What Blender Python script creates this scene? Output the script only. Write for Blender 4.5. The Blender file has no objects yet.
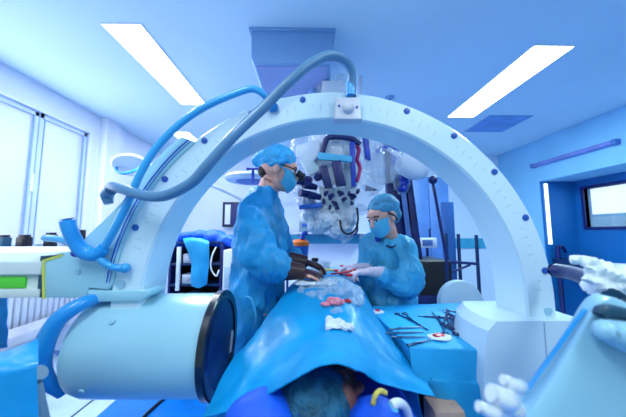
import bpy, bmesh, math, random
from mathutils import Vector, Matrix, noise, Euler
random.seed(7)
SC = bpy.context.scene
COL = SC.collection
PI = math.pi
V = Vector
# ------------------------------------------------------------------ camera
CAMZ = 1.35
F = 255.0
PITCH = math.atan(23 / F); YAW = math.radians(0.9)
cd = bpy.data.cameras.new('camera'); cam = bpy.data.objects.new('camera', cd); COL.objects.link(cam)
cd.sensor_width = 36; cd.lens = F * 36 / 626; cd.clip_start = 0.02
cam.location = (0, 0, CAMZ); cam.rotation_euler = (PI/2 + PITCH, 0, -YAW)
cd.dof.use_dof = True; cd.dof.focus_distance = 1.5; cd.dof.aperture_fstop = 2.2
SC.camera = cam
SC.view_settings.view_transform = 'Standard'; SC.view_settings.look = 'None'
SC.view_settings.gamma = 1; SC.view_settings.exposure = 0.0
_fw = V((math.sin(YAW)*math.cos(PITCH), math.cos(YAW)*math.cos(PITCH), math.sin(PITCH)))
_rt = V((math.cos(YAW), -math.sin(YAW), 0)); _up = _rt.cross(_fw)
def at(px, py, Y):
    """point of the room at depth Y (metres) measured from the photograph"""
    d = _fw + _rt*((px-313)/F) + _up*((208.5-py)/F)
    return V((0, 0, CAMZ)) + d*(Y/d.y)
def P(*q): return [at(*a) for a in q]
# ------------------------------------------------------------------ materials
def lin(c):
    return tuple(((x/255)/12.92 if x/255 <= .04045 else ((x/255+.055)/1.055)**2.4) for x in c) + (1,)
MATS = {}
def mat(name, rgb, rough=.5, metal=0, vary=.06, scale=6, bump=0, bscale=60, emit=0, alpha=1, transl=0, spec=.5, coat=0, stretch=None):
    m = bpy.data.materials.new(name); m.use_nodes = True
    nt = m.node_tree; N = nt.nodes; L = nt.links
    b = N['Principled BSDF']
    b.inputs['Roughness'].default_value = rough; b.inputs['Metallic'].default_value = metal
    b.inputs['Specular IOR Level'].default_value = spec; b.inputs['Coat Weight'].default_value = coat
    tc = N.new('ShaderNodeTexCoord'); nz = N.new('ShaderNodeTexNoise'); nz.inputs['Scale'].default_value = scale
    nz.inputs['Detail'].default_value = 4
    L.new(tc.outputs['Object'], nz.inputs['Vector'])
    r = N.new('ShaderNodeValToRGB'); c = lin(rgb)
    lo = tuple(max(0, x*(1-vary*2)) for x in c[:3]) + (1,); hi = tuple(min(1, x*(1+vary*2)) for x in c[:3]) + (1,)
    r.color_ramp.elements[0].color = lo; r.color_ramp.elements[1].color = hi
    r.color_ramp.elements[0].position = .3; r.color_ramp.elements[1].position = .7
    L.new(nz.outputs['Fac'], r.inputs['Fac']); L.new(r.outputs['Color'], b.inputs['Base Color'])
    if bump:
        n2 = N.new('ShaderNodeTexNoise'); n2.inputs['Scale'].default_value = bscale; n2.inputs['Detail'].default_value = 5
        mp = N.new('ShaderNodeMapping'); L.new(tc.outputs['Object'], mp.inputs['Vector'])
        if stretch: mp.inputs['Scale'].default_value = stretch
        L.new(mp.outputs['Vector'], n2.inputs['Vector'])
        bp = N.new('ShaderNodeBump'); bp.inputs['Strength'].default_value = bump; bp.inputs['Distance'].default_value = .02
        L.new(n2.outputs['Fac'], bp.inputs['Height']); L.new(bp.outputs['Normal'], b.inputs['Normal'])
    if emit:
        b.inputs['Emission Strength'].default_value = emit; L.new(r.outputs['Color'], b.inputs['Emission Color'])
    out = N['Material Output']; last = b
    if transl:
        t = N.new('ShaderNodeBsdfTranslucent'); L.new(r.outputs['Color'], t.inputs['Color'])
        mx = N.new('ShaderNodeMixShader'); mx.inputs[0].default_value = transl
        L.new(b.outputs[0], mx.inputs[1]); L.new(t.outputs[0], mx.inputs[2]); last = mx
    if alpha < 1:
        t = N.new('ShaderNodeBsdfTransparent'); mx = N.new('ShaderNodeMixShader'); mx.inputs[0].default_value = alpha
        L.new(t.outputs[0], mx.inputs[1]); L.new(last.outputs[0], mx.inputs[2]); last = mx
    L.new(last.outputs[0], out.inputs['Surface'])
    MATS[name] = m; return m
def M(n): return MATS[n]
mat('ceiling_paint', (200, 226, 246), .8, vary=.02, scale=1)
mat('wall_paint', (228, 234, 250), .7, vary=.02, scale=2)
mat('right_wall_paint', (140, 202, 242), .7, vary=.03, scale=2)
mat('back_wall_paint', (215, 226, 248), .7, vary=.02, scale=2)
mat('blue_wall_paint', (4, 104, 176), .5, vary=.05, scale=2)
mat('teal_rail', (60, 160, 195), .5)
mat('floor_white', (190, 214, 236), .25, vary=.05, scale=5)
mat('floor_blue', (10, 120, 215), .3, vary=.06, scale=8)
mat('seam', (30, 60, 90), .6)
mat('window_white', (205, 222, 246), .4, vary=.02)
mat('window_line', (150, 180, 220), .5)
mat('frosted_pane', (218, 228, 250), .4, vary=.03, scale=1.2, emit=.10)
mat('bright_glow', (235, 245, 255), .4, vary=.02, emit=1.6)  # emission stands in for light from the next room and the gap
mat('navy_frame', (10, 30, 100), .4)
mat('lamp_glow', (240, 247, 255), .4, vary=0, emit=10)
mat('strip_lilac', (130, 140, 215), .4)
mat('arc_white', (206, 232, 244), .32, vary=.015, scale=3, coat=.3)
mat('housing_white', (160, 212, 226), .3, vary=.015, scale=3, coat=.3)
mat('arm_cream', (214, 226, 222), .4, vary=.02)
mat('lime_strip', (90, 214, 60), .4)
mat('yellow_edge', (215, 220, 90), .5)
mat('stripe_blue', (10, 90, 205), .4)
mat('screw_blue', (30, 90, 180), .35)
mat('screw_pale', (150, 200, 220), .35)
mat('tick_grey', (150, 175, 205), .6)
mat('detector_black', (8, 18, 36), .25, coat=.5)
mat('detector_navy', (16, 52, 100), .3, coat=.3)
mat('handle_blue', (30, 150, 222), .35, coat=.2)
mat('hose_blue', (56, 168, 230), .35, coat=.2)
mat('hose_grey', (86, 134, 172), .42, coat=.2)
mat('cream_block', (206, 210, 222), .4)
mat('drape_cyan', (0, 168, 232), .42, vary=.08, scale=5, bump=.25, bscale=14, transl=.2, coat=.1)
mat('drape_table', (36, 178, 236), .45, vary=.08, scale=5, bump=.2, bscale=16, transl=.15)
mat('drape_royal', (0, 88, 222), .6, vary=.1, scale=6, bump=.3, bscale=12)
mat('gown_blue', (40, 168, 230), .5, vary=.13, scale=7, bump=.5, bscale=11, transl=.2, stretch=(1, 1, .45))
mat('gown_light', (76, 186, 232), .5, vary=.13, scale=7, bump=.5, bscale=11, transl=.2, stretch=(1, 1, .5))
mat('cap_blue', (44, 160, 215), .6, vary=.12, scale=18, bump=.5, bscale=40)
mat('cap_teal', (60, 140, 180), .6, vary=.12, scale=18, bump=.5, bscale=40)
mat('hairnet', (14, 92, 122), .6, vary=.25, scale=26, bump=.8, bscale=60, stretch=(1, .3, 1))
mat('mask_blue', (84, 186, 226), .6, vary=.05, bump=.3, bscale=50)
mat('skin', (226, 166, 150), .5, vary=.06, scale=12)
mat('skin_tan', (120, 74, 66), .5, vary=.06, scale=12)
mat('hair', (50, 34, 34), .7, bump=.4, bscale=120)
mat('eye_dark', (20, 18, 30), .2)
mat('glove_brown', (66, 36, 38), .35, vary=.1, scale=14)
mat('glove_pale', (206, 196, 214), .4, vary=.08, scale=14)
mat('blood', (200, 40, 60), .3, vary=.3, scale=40)
mat('flesh_pink', (222, 130, 150), .35, vary=.2, scale=60)
mat('gauze', (226, 236, 250), .8, vary=.05, bump=.6, bscale=90)
mat('steel', (120, 150, 180), .25, metal=.9, vary=.05)
mat('dark_steel', (24, 56, 104), .35, metal=.4)
mat('navy', (14, 30, 96), .4, vary=.15, scale=9)
mat('navy_bright', (20, 60, 180), .4, vary=.12, scale=9)
mat('slate_blue', (78, 122, 190), .5)
mat('pillar_blue', (40, 100, 175), .45)
mat('black', (10, 14, 26), .45)
mat('dark_teal', (16, 70, 96), .5)
mat('white_plastic', (222, 230, 244), .35, vary=.02)
mat('pale_plastic', (190, 214, 226), .4, vary=.02)
mat('grey_green', (120, 150, 168), .5)
mat('plastic_film', (215, 228, 250), .18, vary=.06, scale=9, bump=.6, bscale=14, alpha=.24, coat=.6)
mat('clear_film', (205, 228, 248), .15, vary=.06, scale=9, bump=.8, bscale=30, alpha=.38, coat=.6)
mat('clear', (200, 225, 240), .1, alpha=.3, coat=.5)
mat('magenta', (176, 40, 110), .5)
mat('orange', (226, 112, 30), .5)
mat('bowl_blue', (30, 96, 190), .4)
mat('yellow', (224, 206, 100), .5)
mat('tan', (190, 160, 140), .7, vary=.1)
mat('pendant_grey', (128, 168, 218), .6, vary=.03, scale=3)
mat('pendant_under', (140, 160, 212), .6, vary=.03, scale=3)
mat('vent_blue', (120, 165, 225), .6)
mat('cabinet_grey', (150, 185, 210), .5)
mat('foreground_panel', (150, 205, 228), .35, vary=.05, scale=3, coat=.2)
mat('chrome', (236, 244, 250), .25, metal=.35, coat=.5, vary=.02)
mat('cloth_white', (232, 244, 252), .8, vary=.06, bump=.5, bscale=20)
# ------------------------------------------------------------------ builders
def B(): return bmesh.new()
def merge(bm, tmp, mtx=None):
    if mtx is not None: tmp.transform(mtx)
    me = bpy.data.meshes.new('t'); tmp.to_mesh(me); tmp.free(); bm.from_mesh(me); bpy.data.meshes.remove(me)
def box(bm, lo, hi, bev=0, seg=2, mtx=None):
    t = bmesh.new(); bmesh.ops.create_cube(t, size=1)
    lo, hi = V(lo), V(hi); s = hi-lo; c = (hi+lo)/2
    for v in t.verts: v.co = V((v.co.x*s.x+c.x, v.co.y*s.y+c.y, v.co.z*s.z+c.z))
    if bev: bmesh.ops.bevel(t, geom=t.edges[:], offset=bev, segments=seg, affect='EDGES', profile=.5)
    merge(bm, t, mtx)
def frame_axes(d, hint=V((0, 0, 1))):
    d = d.normalized()
    if abs(d.dot(hint)) > .97: hint = V((0, 1, 0))
    u = d.cross(hint).normalized(); return u, u.cross(d).normalized()
def catmull(pts, n):
    pts = [V(p) for p in pts]; q = [pts[0]*2-pts[1]]+pts+[pts[-1]*2-pts[-2]]; out = []
    for i in range(1, len(q)-2):
        for k in range(n):
            t = k/n; a, b, c, d = q[i-1:i+3]
            out.append(.5*((2*b)+(c-a)*t+(2*a-5*b+4*c-d)*t*t+(3*b-a-3*c+d)*t**3))
    out.append(pts[-1]); return out
def rings(bm, secs, cap=True, closed=True):
    """secs: lists of points; join consecutive rings"""
    vs = [[bm.verts.new(p) for p in s] for s in secs]; n = len(vs[0])
    for a, b in zip(vs, vs[1:]):
        for i in range(n if closed else n-1):
            j = (i+1) % n
            bm.faces.new((a[i], a[j], b[j], b[i]))
    if cap: bm.faces.new(vs[0][::-1]); bm.faces.new(vs[-1])
def tube(bm, pts, r, n=12, smooth=6, flat=1.0):
    m = len(pts); rr = r if isinstance(r, (list, tuple)) else [r]*m
    if smooth > 1 and m > 2:
        P2 = catmull(pts, smooth); R = []
        for i in range(len(P2)):
            t = i/smooth; k = min(int(t), m-2); R.append(rr[k]+(rr[k+1]-rr[k])*(t-k))
    else: P2 = [V(p) for p in pts]; R = list(rr)
    secs = []; u = None
    for i, p in enumerate(P2):
        d = (P2[min(i+1, len(P2)-1)]-P2[max(i-1, 0)])
        if d.length < 1e-9: d = V((0, 0, 1))
        d.normalize()
        if u is None: u, w = frame_axes(d)
        else:
            u = (u-d*u.dot(d)).normalized(); w = d.cross(u).normalized()
        secs.append([p+(u*math.cos(a)+w*math.sin(a)*flat)*R[i] for a in [2*PI*k/n for k in range(n)]])
    rings(bm, secs)
def ball(p, q, r0, r1, bm=None): pass
def ell(bm, c, r, rot=None, seg=20):
    t = bmesh.new(); bmesh.ops.create_uvsphere(t, u_segments=seg, v_segments=seg//2+2, radius=1)
    if not isinstance(r, (tuple, list)): r = (r, r, r)
    m = Matrix.Translation(V(c)) @ ((rot.to_4x4() if rot is not None else Matrix.Identity(4))) @ Matrix.Diagonal((*r, 1))
    merge(bm, t, m)
def cyl(bm, a, b, r, r2=None, n=24, bev=0):
    a, b = V(a), V(b); r2 = r if r2 is None else r2; d = (b-a); L = d.length; u, w = frame_axes(d)
    def ring(c, rad): return [c+(u*math.cos(2*PI*k/n)+w*math.sin(2*PI*k/n))*rad for k in range(n)]
    if bev:
        dn = d.normalized()
        secs = [ring(a, r-bev), ring(a+dn*bev*.3, r-bev*.3), ring(a+dn*bev, r), ring(b-dn*bev, r2), ring(b-dn*bev*.3, r2-bev*.3), ring(b, r2-bev)]
    else: secs = [ring(a, r), ring(b, r2)]
    rings(bm, secs)
def lathe(bm, c, axis, prof, n=32):
    """prof: (distance along axis, radius)"""
    c = V(c); ax = V(axis).normalized(); u, w = frame_axes(ax)
    rings(bm, [[c+ax*h+(u*math.cos(2*PI*k/n)+w*math.sin(2*PI*k/n))*max(r, 1e-4) for k in range(n)] for h, r in prof])
def prism(bm, poly, off, bev=0):
    """poly: list of 3D points, extruded by vector off"""
    t = bmesh.new(); off = V(off)
    a = [t.verts.new(V(p)) for p in poly]; b = [t.verts.new(V(p)+off) for p in poly]; n = len(a)
    t.faces.new(a); t.faces.new(b[::-1])
    for i in range(n): t.faces.new((a[i], b[i], b[(i+1) % n], a[(i+1) % n]))
    bmesh.ops.recalc_face_normals(t, faces=t.faces)
    if bev: bmesh.ops.bevel(t, geom=t.edges[:], offset=bev, segments=2, affect='EDGES', profile=.5)
    merge(bm, t)
def sheet(bm, rows, su=6, sv=6, amp=.0, freq=6, thick=.003, seed=0):
    R = [catmull(r, su) for r in rows]
    cols = [catmull([R[i][j] for i in range(len(R))], sv) for j in range(len(R[0]))]
    g = [[bm.verts.new(p) for p in c] for c in cols]
    fs = []
    for i in range(len(g)-1):
        for j in range(len(g[0])-1):
            fs.append(bm.faces.new((g[i][j], g[i+1][j], g[i+1][j+1], g[i][j+1])))
    bm.normal_update()
    if amp: crumple(bm, amp, freq, seed)
    if thick:
        bm.normal_update(); bmesh.ops.solidify(bm, geom=bm.faces[:], thickness=thick)
def crumple(bm, amp, freq, seed=0, stretch=(1, 1, 1), ridge=False):
    bm.normal_update(); s = V((seed*3.1, seed*1.7, seed*.9)); new = []
    for v in bm.verts:
        q = V((v.co.x*stretch[0], v.co.y*stretch[1], v.co.z*stretch[2]))*freq+s
        a = noise.fractal(q, 1.0, 2.0, 4)
        if ridge: a = .5-abs(a)*2
        new.append(v.co+v.normal*a*amp)
    for v, p in zip(bm.verts, new): v.co = p
def fuse(bm, voxel=.008, smooth=4, fac=.5):
    me = bpy.data.meshes.new('f'); bm.to_mesh(me); bm.free()
    o = bpy.data.objects.new('f', me); COL.objects.link(o)
    md = o.modifiers.new('r', 'REMESH'); md.mode = 'VOXEL'; md.voxel_size = voxel
    if smooth:
        ms = o.modifiers.new('s', 'SMOOTH'); ms.iterations = smooth; ms.factor = fac
    dg = bpy.context.evaluated_depsgraph_get(); dg.update()
    m2 = bpy.data.meshes.new_from_object(o.evaluated_get(dg))
    out = bmesh.new(); out.from_mesh(m2)
    bpy.data.objects.remove(o); bpy.data.meshes.remove(me); bpy.data.meshes.remove(m2)
    return out
def obj(name, bm, m, parent=None, smooth=True, flat_normals=False):
    if not flat_normals: bmesh.ops.recalc_face_normals(bm, faces=bm.faces)
    me = bpy.data.meshes.new(name); bm.to_mesh(me); bm.free()
    ml = m if isinstance(m, list) else [m]
    for k in ml: me.materials.append(M(k))
    if smooth:
        for p in me.polygons: p.use_smooth = True
        if hasattr(me, 'set_sharp_from_angle'): me.set_sharp_from_angle(angle=math.radians(38))
    o = bpy.data.objects.new(name, me); COL.objects.link(o)
    if parent is not None:
        o.parent = parent; w = V(parent.location) if parent.parent is None else V((0, 0, 0))
        o.matrix_parent_inverse = Matrix.Translation(-w)
    return o
def thing(name, label, cat, loc=(0, 0, 0), group=None):
    o = bpy.data.objects.new(name, None); o.empty_display_size = .05; COL.objects.link(o)
    o.location = loc; o['label'] = label; o['category'] = cat
    if group: o['group'] = group
    return o
def tag(o, label, cat, group=None, kind=None):
    o['label'] = label; o['category'] = cat
    if group: o['group'] = group
    if kind: o['kind'] = kind
    return o
def struct(name, bm, m, smooth=False, parent=None):
    o = obj(name, bm, m, parent, smooth)
    if parent is None: o['kind'] = 'structure'
    return o
def S(name, lo, hi, m, parent=None, bev=0):
    b = B(); box(b, lo, hi, bev); return struct(name, b, m, parent=parent)
def bxo(name, lo, hi, m, parent, bev=.004):
    b = B(); box(b, lo, hi, bev); return obj(name, b, m, parent)
def cyo(name, a, c, r, m, parent, r2=None, bev=0, n=24):
    b = B(); cyl(b, a, c, r, r2, n, bev); return obj(name, b, m, parent)
def tbo(name, pts, r, m, parent, n=12, smooth=6, flat=1):
    b = B(); tube(b, pts, r, n, smooth, flat); return obj(name, b, m, parent)
# ================================================================== SETTING
XL, XR, YB, ZC, XR2 = -2.75, 3.75, 4.9, 2.85, 4.3
Y0 = -1.2
S('floor', (XL-.1, Y0, -.1), (XR2+.1, YB+.1, 0), 'floor_white')
S('trim_1', (-1.55, Y0, 0), (2.4, 3.9, .003), 'floor_blue')
S('trim_2', (-1.74, Y0, 0), (-1.725, 4.8, .003), 'seam')
S('ceiling', (XL-.1, Y0, ZC), (XR2+.1, YB+.1, ZC+.1), 'ceiling_paint')
S('wall_back', (XL-.1, YB, 0), (XR2+.1, YB+.12, ZC), 'back_wall_paint')
S('trim_3', (XL, YB-.03, 1.12), (1.75, YB, 1.29), 'teal_rail', bev=.008)
# left wall pieces round two frosted windows
b = B(); WZ0, WZ1 = 1.17, 2.585
box(b, (XL-.15, Y0, 0), (XL, YB, WZ0)); box(b, (XL-.15, Y0, WZ1), (XL, YB, ZC))
box(b, (XL-.15, Y0, WZ0), (XL, 1.1, WZ1)); box(b, (XL-.15, 3.17, WZ0), (XL, YB, WZ1))
box(b, (XL-.01, 3.3, 0), (XL+.09, 3.55, ZC))
struct('wall_left', b, 'wall_paint')
for i, (a, c) in enumerate([(1.1, 2.60), (2.60, 3.17)]):
    b = B(); x0, x1 = XL-.12, XL-.045
    box(b, (x0, a, WZ0), (x1, a+.04, WZ1)); box(b, (x0, c-.045, WZ0), (x1, c, WZ1))
    box(b, (x0, a, WZ0), (x1, c, WZ0+.05)); box(b, (x0, a, WZ1-.05), (x1, c, WZ1))
    w = struct('window_%d' % (i+1), b, 'window_white')
    bb = B()
    g = .006
    box(bb, (x1-.004, a+.045, WZ0+.05), (x1+g, a+.052, WZ1-.05)); box(bb, (x1-.004, c-.06, WZ0+.05), (x1+g, c-.05, WZ1-.05))
    box(bb, (x1-.004, a+.045, WZ1-.012), (x1+.02, c-.01, WZ1-.002)); box(bb, (x1-.004, c-.012, WZ0+.0), (x1+g, c-.004, WZ1))
    struct('window_seal', bb, 'window_line', parent=w)
    S('window_pane', (x0+.02, a+.04, WZ0+.05), (x0+.045, c-.045, WZ1-.05), 'frosted_pane', parent=w)
    if i == 0:
        bb = B(); box(bb, (x1, c-.035, 1.75), (x1+.03, c-.015, 1.93), .004); struct('window_handle', bb, 'window_white', parent=w)
S('trim_4', (XL-.05, 1.0, WZ0-.03), (XL+.17, 3.2, WZ0), 'window_white', bev=.004)
# right wall: upper soffit, a pier at its far end, the opening to the recess
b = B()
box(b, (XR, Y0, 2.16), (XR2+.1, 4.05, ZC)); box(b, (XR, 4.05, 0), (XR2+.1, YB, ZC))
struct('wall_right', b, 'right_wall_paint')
b = B(); wy0, wy1, wz0, wz1 = 2.2, 3.88, 1.42, 2.01
box(b, (XR2, Y0, 0), (XR2+.1, 4.05, wz0)); box(b, (XR2, Y0, wz1), (XR2+.1, 4.05, 2.2))
box(b, (XR2, Y0, wz0), (XR2+.1, wy0, wz1)); box(b, (XR2, wy1, wz0), (XR2+.1, 4.05, wz1))
box(b, (XR+.02, 4.02, 0), (XR2, 4.05, 2.16))
struct('wall_recess', b, 'blue_wall_paint')
b = B()
box(b, (XR2-.02, wy1, wz0-.04), (XR2+.06, wy1+.04, wz1+.04)); box(b, (XR2-.02, wy0-.04, wz0-.04), (XR2+.06, wy0, wz1+.04))
box(b, (XR2-.02, wy0, wz0-.04), (XR2+.06, wy1, wz0)); box(b, (XR2-.02, wy0, wz1), (XR2+.06, wy1, wz1+.04))
w = struct('window_3', b, 'navy_frame')
S('window_pane', (XR2+.05, wy0, wz0), (XR2+.06, wy1, wz1), 'clear', parent=w)
# adjoining room through the window; its wall glows in place of room light
S('wall_beyond', (5.6, 1.4, .4), (5.7, 6.5, 2.9), 'bright_glow')
S('trim_5', (5.52, 1.4, .4), (5.58, 5.6, 1.68), 'teal_rail')
S('trim_6', (5.40, 4.35, .4), (5.50, 5.0, 1.62), 'cabinet_grey')
S('light_gap', (3.80, 4.0, 1.15), (3.845, 4.019, 2.12), 'bright_glow')  # glowing strip standing in for light through a narrow gap
# ceiling lamps
def lamp(x0, x1, y0, y1, label):
    t = thing('ceiling_lamp', label, 'ceiling light', ((x0+x1)/2, (y0+y1)/2, ZC), 'recessed ceiling light panels')
    b = B(); e = .012; z = ZC-.006
    box(b, (x0-e, y0-e, z), (x1+e, y0, ZC)); box(b, (x0-e, y1, z), (x1+e, y1+e, ZC)); box(b, (x0-e, y0, z), (x0, y1, ZC)); box(b, (x1, y0, z), (x1+e, y1, ZC))
    obj('frame', b, 'white_plastic', t, False)
    bxo('diffuser', (x0, y0, ZC-.008), (x1, y1, ZC-.001), 'lamp_glow', t, 0)
lamp(-1.5, -1.225, 1.745, 2.91, 'long bright white ceiling light panel at the upper left')
lamp(1.82, 2.147, 1.91, 3.187, 'long bright white ceiling light panel at the upper right')
lamp(-.85, -.55, -1.0, .2, 'added fill light panel, unseen, above and behind the viewer on the left')  # unseen pair of lamps added behind the camera to brighten the arc front
lamp(1.05, 1.35, -1.0, .2, 'added fill light panel, unseen, above and behind the viewer on the right')
lamp(-2.1, -1.83, 3.77, 4.5, 'far white ceiling light partly hidden behind the left side of the arc')
t = thing('ceiling_vent', 'square dark blue air vent flush in the ceiling beside the right lamp', 'vent', (2.6, 3.55, ZC))
bxo('panel', (2.335, 3.14, ZC-.008), (2.91, 3.68, ZC-.001), 'vent_blue', t, 0)
b = B()
for k in range(9): box(b, (2.36, 3.17+k*.058, ZC-.013), (2.88, 3.19+k*.058, ZC-.008))
obj('slat', b, 'vent_blue', t, False)
t = thing('smoke_detector', 'small round white ceiling sensor above the top right of the arc', 'smoke detector', (.46, 2.37, ZC))
q = at(390, 91, 2.7); cx = q.x
b = B(); lathe(b, (cx, 2.72, ZC), (0, 0, -1), [(0, .05), (.012, .05), (.022, .03), (.026, .005)]); obj('cover', b, 'pendant_grey', t)
b = B(); lathe(b, (cx, 2.72, ZC-.024), (0, 0, -1), [(0, .012), (.006, .01)]); obj('sensor', b, 'navy', t)
# wall strip lamp on the right wall
t = thing('wall_lamp', 'long slim lilac strip lamp on the upper right wall', 'wall lamp', (XR, 3.6, 2.43))
cyo('tube', (XR-.05, 2.95, 2.43), (XR-.05, 4.08, 2.43), .022, 'strip_lilac', t)
bxo('backplate', (XR-.035, 2.93, 2.41), (XR, 4.1, 2.47), 'strip_lilac', t)
for y in (2.92, 4.06): bxo('end_cap', (XR-.08, y, 2.4), (XR, y+.05, 2.465), 'slate_blue', t, .008)
# radiator under the window
t = thing('radiator', 'white ribbed radiator on the left wall below the frosted window', 'radiator', (XL+.08, 2.4, .35))
for k in range(26):
    y = 1.75+k*.06; bxo('rib', (XL+.02, y, .44), (XL+.11, y+.042, .93), 'white_plastic', t, .01)
for z in (.40, .92): bxo('rail', (XL+.03, 1.72, z), (XL+.13, 3.32, z+.04), 'white_plastic', t, .008)
b = B(); prism(b, [(XL+.14, 1.7, .36), (XL+.2, 1.7, .36), (XL+.2, 1.7, .44), (XL+.14, 1.7, .5)], (0, 1.65, 0), .004); obj('lower_panel', b, 'cream_block', t)
for y in (1.8, 3.25): bxo('bracket', (XL, y, .5), (XL+.04, y+.03, .8), 'white_plastic', t, 0)
# dark objects on the sill
def sillbox(px0, px1, yy, h, m, name, label, cat, cap=True):
    Y = 2.75*255/(309-(px0+px1)/2); x = XL+.07; w = (px1-px0)/255*Y*.5
    k = 2.6/ max(.2, (309-px0)/255)
    t = thing(name, label, cat, (x, Y, WZ0))
    bxo('body', (x-.04, Y-w*.6, WZ0), (x+.04, Y+w*.6, WZ0+h), m, t, .01)
    if cap: bxo('lid', (x-.03, Y-w*.45, WZ0+h), (x+.03, Y+w*.45, WZ0+h+.02), 'black', t, .004)
sillbox(-4, 10, 0, .13, 'dark_teal', 'storage_box', 'dark teal box on the window sill at the left edge', 'box')
sillbox(17, 31, 0, .13, 'black', 'camera_case', 'black squat case on the window sill below the mullion', 'case')
sillbox(44, 56, 0, .15, 'black', 'speaker_box', 'black block on the sill behind the short blue tube', 'box')
sillbox(66, 86, 0, .2, 'black', 'dark_bag', 'black bag on the sill behind the upright blue tube', 'bag', False)
# ceiling pendant for the microscope
t = thing('ceiling_pendant', 'wide blue grey boxy pendant mount fixed to the ceiling above the arc', 'ceiling mount', (-.14, 2.1, ZC))
b = B(); prism(b, [(-.43, 1.77, 2.85), (-.43, 1.77, 2.62), (-.41, 1.77, 2.58), (.16, 1.77, 2.58), (.18, 1.77, 2.62), (.18, 1.77, 2.85)], (0, .5, 0), .012)
obj('housing', b, 'pendant_grey', t)
bxo('underplate', (-.39, 1.8, 2.572), (.14, 2.24, 2.582), 'pendant_under', t, 0)
bxo('top_flange', (-.445, 1.755, 2.83), (.195, 2.29, 2.85), 'pendant_grey', t, .004)
cyo('column', (.05, 2.14, 2.575), (.05, 2.14, 2.0), .055, 'pendant_grey', t)
# ================================================================== C-ARM
CX, CYf, CZ, RO, RI, WD = .094, .912, 1.093, .78, .673, .159
t = thing('x_ray_c_arm', 'large white half-ring x-ray C-arm spanning over the patient between two housings', 'C-arm x-ray machine', (-1.75, 1.0, 0))
carm = t
def ang(a, r, y): a = math.radians(a); return V((CX+r*math.cos(a), y, CZ+r*math.sin(a)))
b = B(); secs = []; NA = 120
for k in range(NA+1):
    a = -9+k*(180+12)/NA; e = .007
    prof = [(RI, CYf+e), (RI+e, CYf), (RO-e, CYf), (RO, CYf+e), (RO, CYf+WD-e), (RO-e, CYf+WD), (RI+e, CYf+WD), (RI, CYf+WD-e)]
    secs.append([ang(a, r, y) for r, y in prof])
rings(b, secs); arc = obj('arc', b, 'arc_white', t)
for k in range(0, 65):
    a = 4+k*2.5
    if k % 6 == 2: continue
    L_ = .012 if k % 2 else .026
    aa = math.radians(a); r0 = .735
    u = V((math.cos(aa), 0, math.sin(aa))); w = V((-math.sin(aa), 0, math.cos(aa))); c = V((CX, CYf-.0006, CZ))
    b = B(); prism(b, [c+u*r0+w*.0007, c+u*(r0-L_)+w*.0007, c+u*(r0-L_)-w*.0007, c+u*r0-w*.0007], (0, .002, 0))
    obj('angle_mark', b, 'tick_grey', arc, False)
for k in range(12):
    a = 9+15*k
    if a in (84,): continue
    p = ang(a, .756, CYf); m = 'screw_blue' if a < 170 else 'screw_pale'
    b = B(); cyl(b, p+V((0, .004, 0)), p-V((0, .004, 0)), .0115, n=20, bev=.0015); cyl(b, p-V((0, .003, 0)), p-V((0, .0055, 0)), .0045, n=12)
    obj('screw', b, m, t)
for q in [(548, 311, CYf), (121, 284, CYf-.003)]:
    p = at(*q); cyo('screw', p+V((0, .006, 0)), p-V((0, .004, 0)), .013, 'screw_pale', t)
# carriage: a plate that hugs the left flank of the ring
def arcpts(r, a0, a1, n, y): return [ang(a0+(a1-a0)*k/n, r, y) for k in range(n+1)]
YC = .905
ring_in = arcpts(RO-.010, 131, 174, 16, YC)
pl = P((42, 298, YC), (87, 298, YC), (88, 288, YC), (108, 290, YC))
outer = P((181, 136, YC), (166, 148, YC), (147, 168, YC), (128, 194, YC), (112, 212, YC), (95, 228, YC), (75, 248, YC), (60, 256, YC), (42, 262, YC))
b = B(); prism(b, pl+ring_in[::-1]+outer, (0, .21, 0), .004); car = obj('carriage', b, 'housing_white', t)
for dr, wd in ((.004, .0022), (-.006, .0012)):
    b = B(); secs = []
    for k in range(61):
        a = 132+k*(174-132)/60
        secs.append([ang(a, RO+dr+.008+s*wd, YC-.0015+d) for s, d in ((-1, 0), (1, 0), (1, .004), (-1, .004))])
    rings(b, secs); obj('stripe', b, 'stripe_blue', car)
p = at(78, 272, YC); cyo('screw', p+V((0, .004, 0)), p-V((0, .003, 0)), .009, 'screw_pale', t)
b = B(); prism(b, P((42, 299, YC-.002), (44.5, 299, YC-.002), (44.5, 262, YC-.002), (62, 256.5, YC-.002), (62, 254, YC-.002), (42, 260, YC-.002)), (0, .005, 0)); obj('yellow_edge', b, 'yellow_edge', car)
# support arm going left to the column
ya = .9
b = B()
pp = P((42, 298, ya), (42, 253, ya+.02), (42, 262, ya))
x1 = at(41, 270, ya).x; z0 = at(20, 298, ya).z; z1 = at(20, 262, ya).z
prof = [(ya, z0), (ya, z0+.028), (ya+.012, z0+.03), (ya+.012, z0+.072), (ya-.004, z0+.078), (ya, z1), (ya+.06, z1+.028), (ya+.3, z1+.035), (ya+.3, z0)]
prism(b, [(x1, y, z) for y, z in prof], (-.9, 0, 0), .003); sa = obj('support_arm', b, 'arm_cream', t)
bxo('lime_strip', (x1-.9, ya+.004, z0+.032), (x1-.055, ya+.013, z0+.068), 'lime_strip', sa, .001)
b = B(); box(b, (x1-.01, ya+.004, z0), (x1+.004, ya+.25, z1+.02)); obj('dark_gap', b, 'dark_teal', sa)
bxo('column', (-1.95, .86, .15), (-1.65, 1.3, 1.4), 'arm_cream', t, .03)
bxo('base', (-2.15, .5, .06), (-1.5, 1.6, .18), 'arm_cream', t, .03)
for x in (-2.05, -1.6):
    for y in (.6, 1.5): cyo('caster', (x-.02, y, .05), (x+.02, y, .05), .05, 'black', t)
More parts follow.
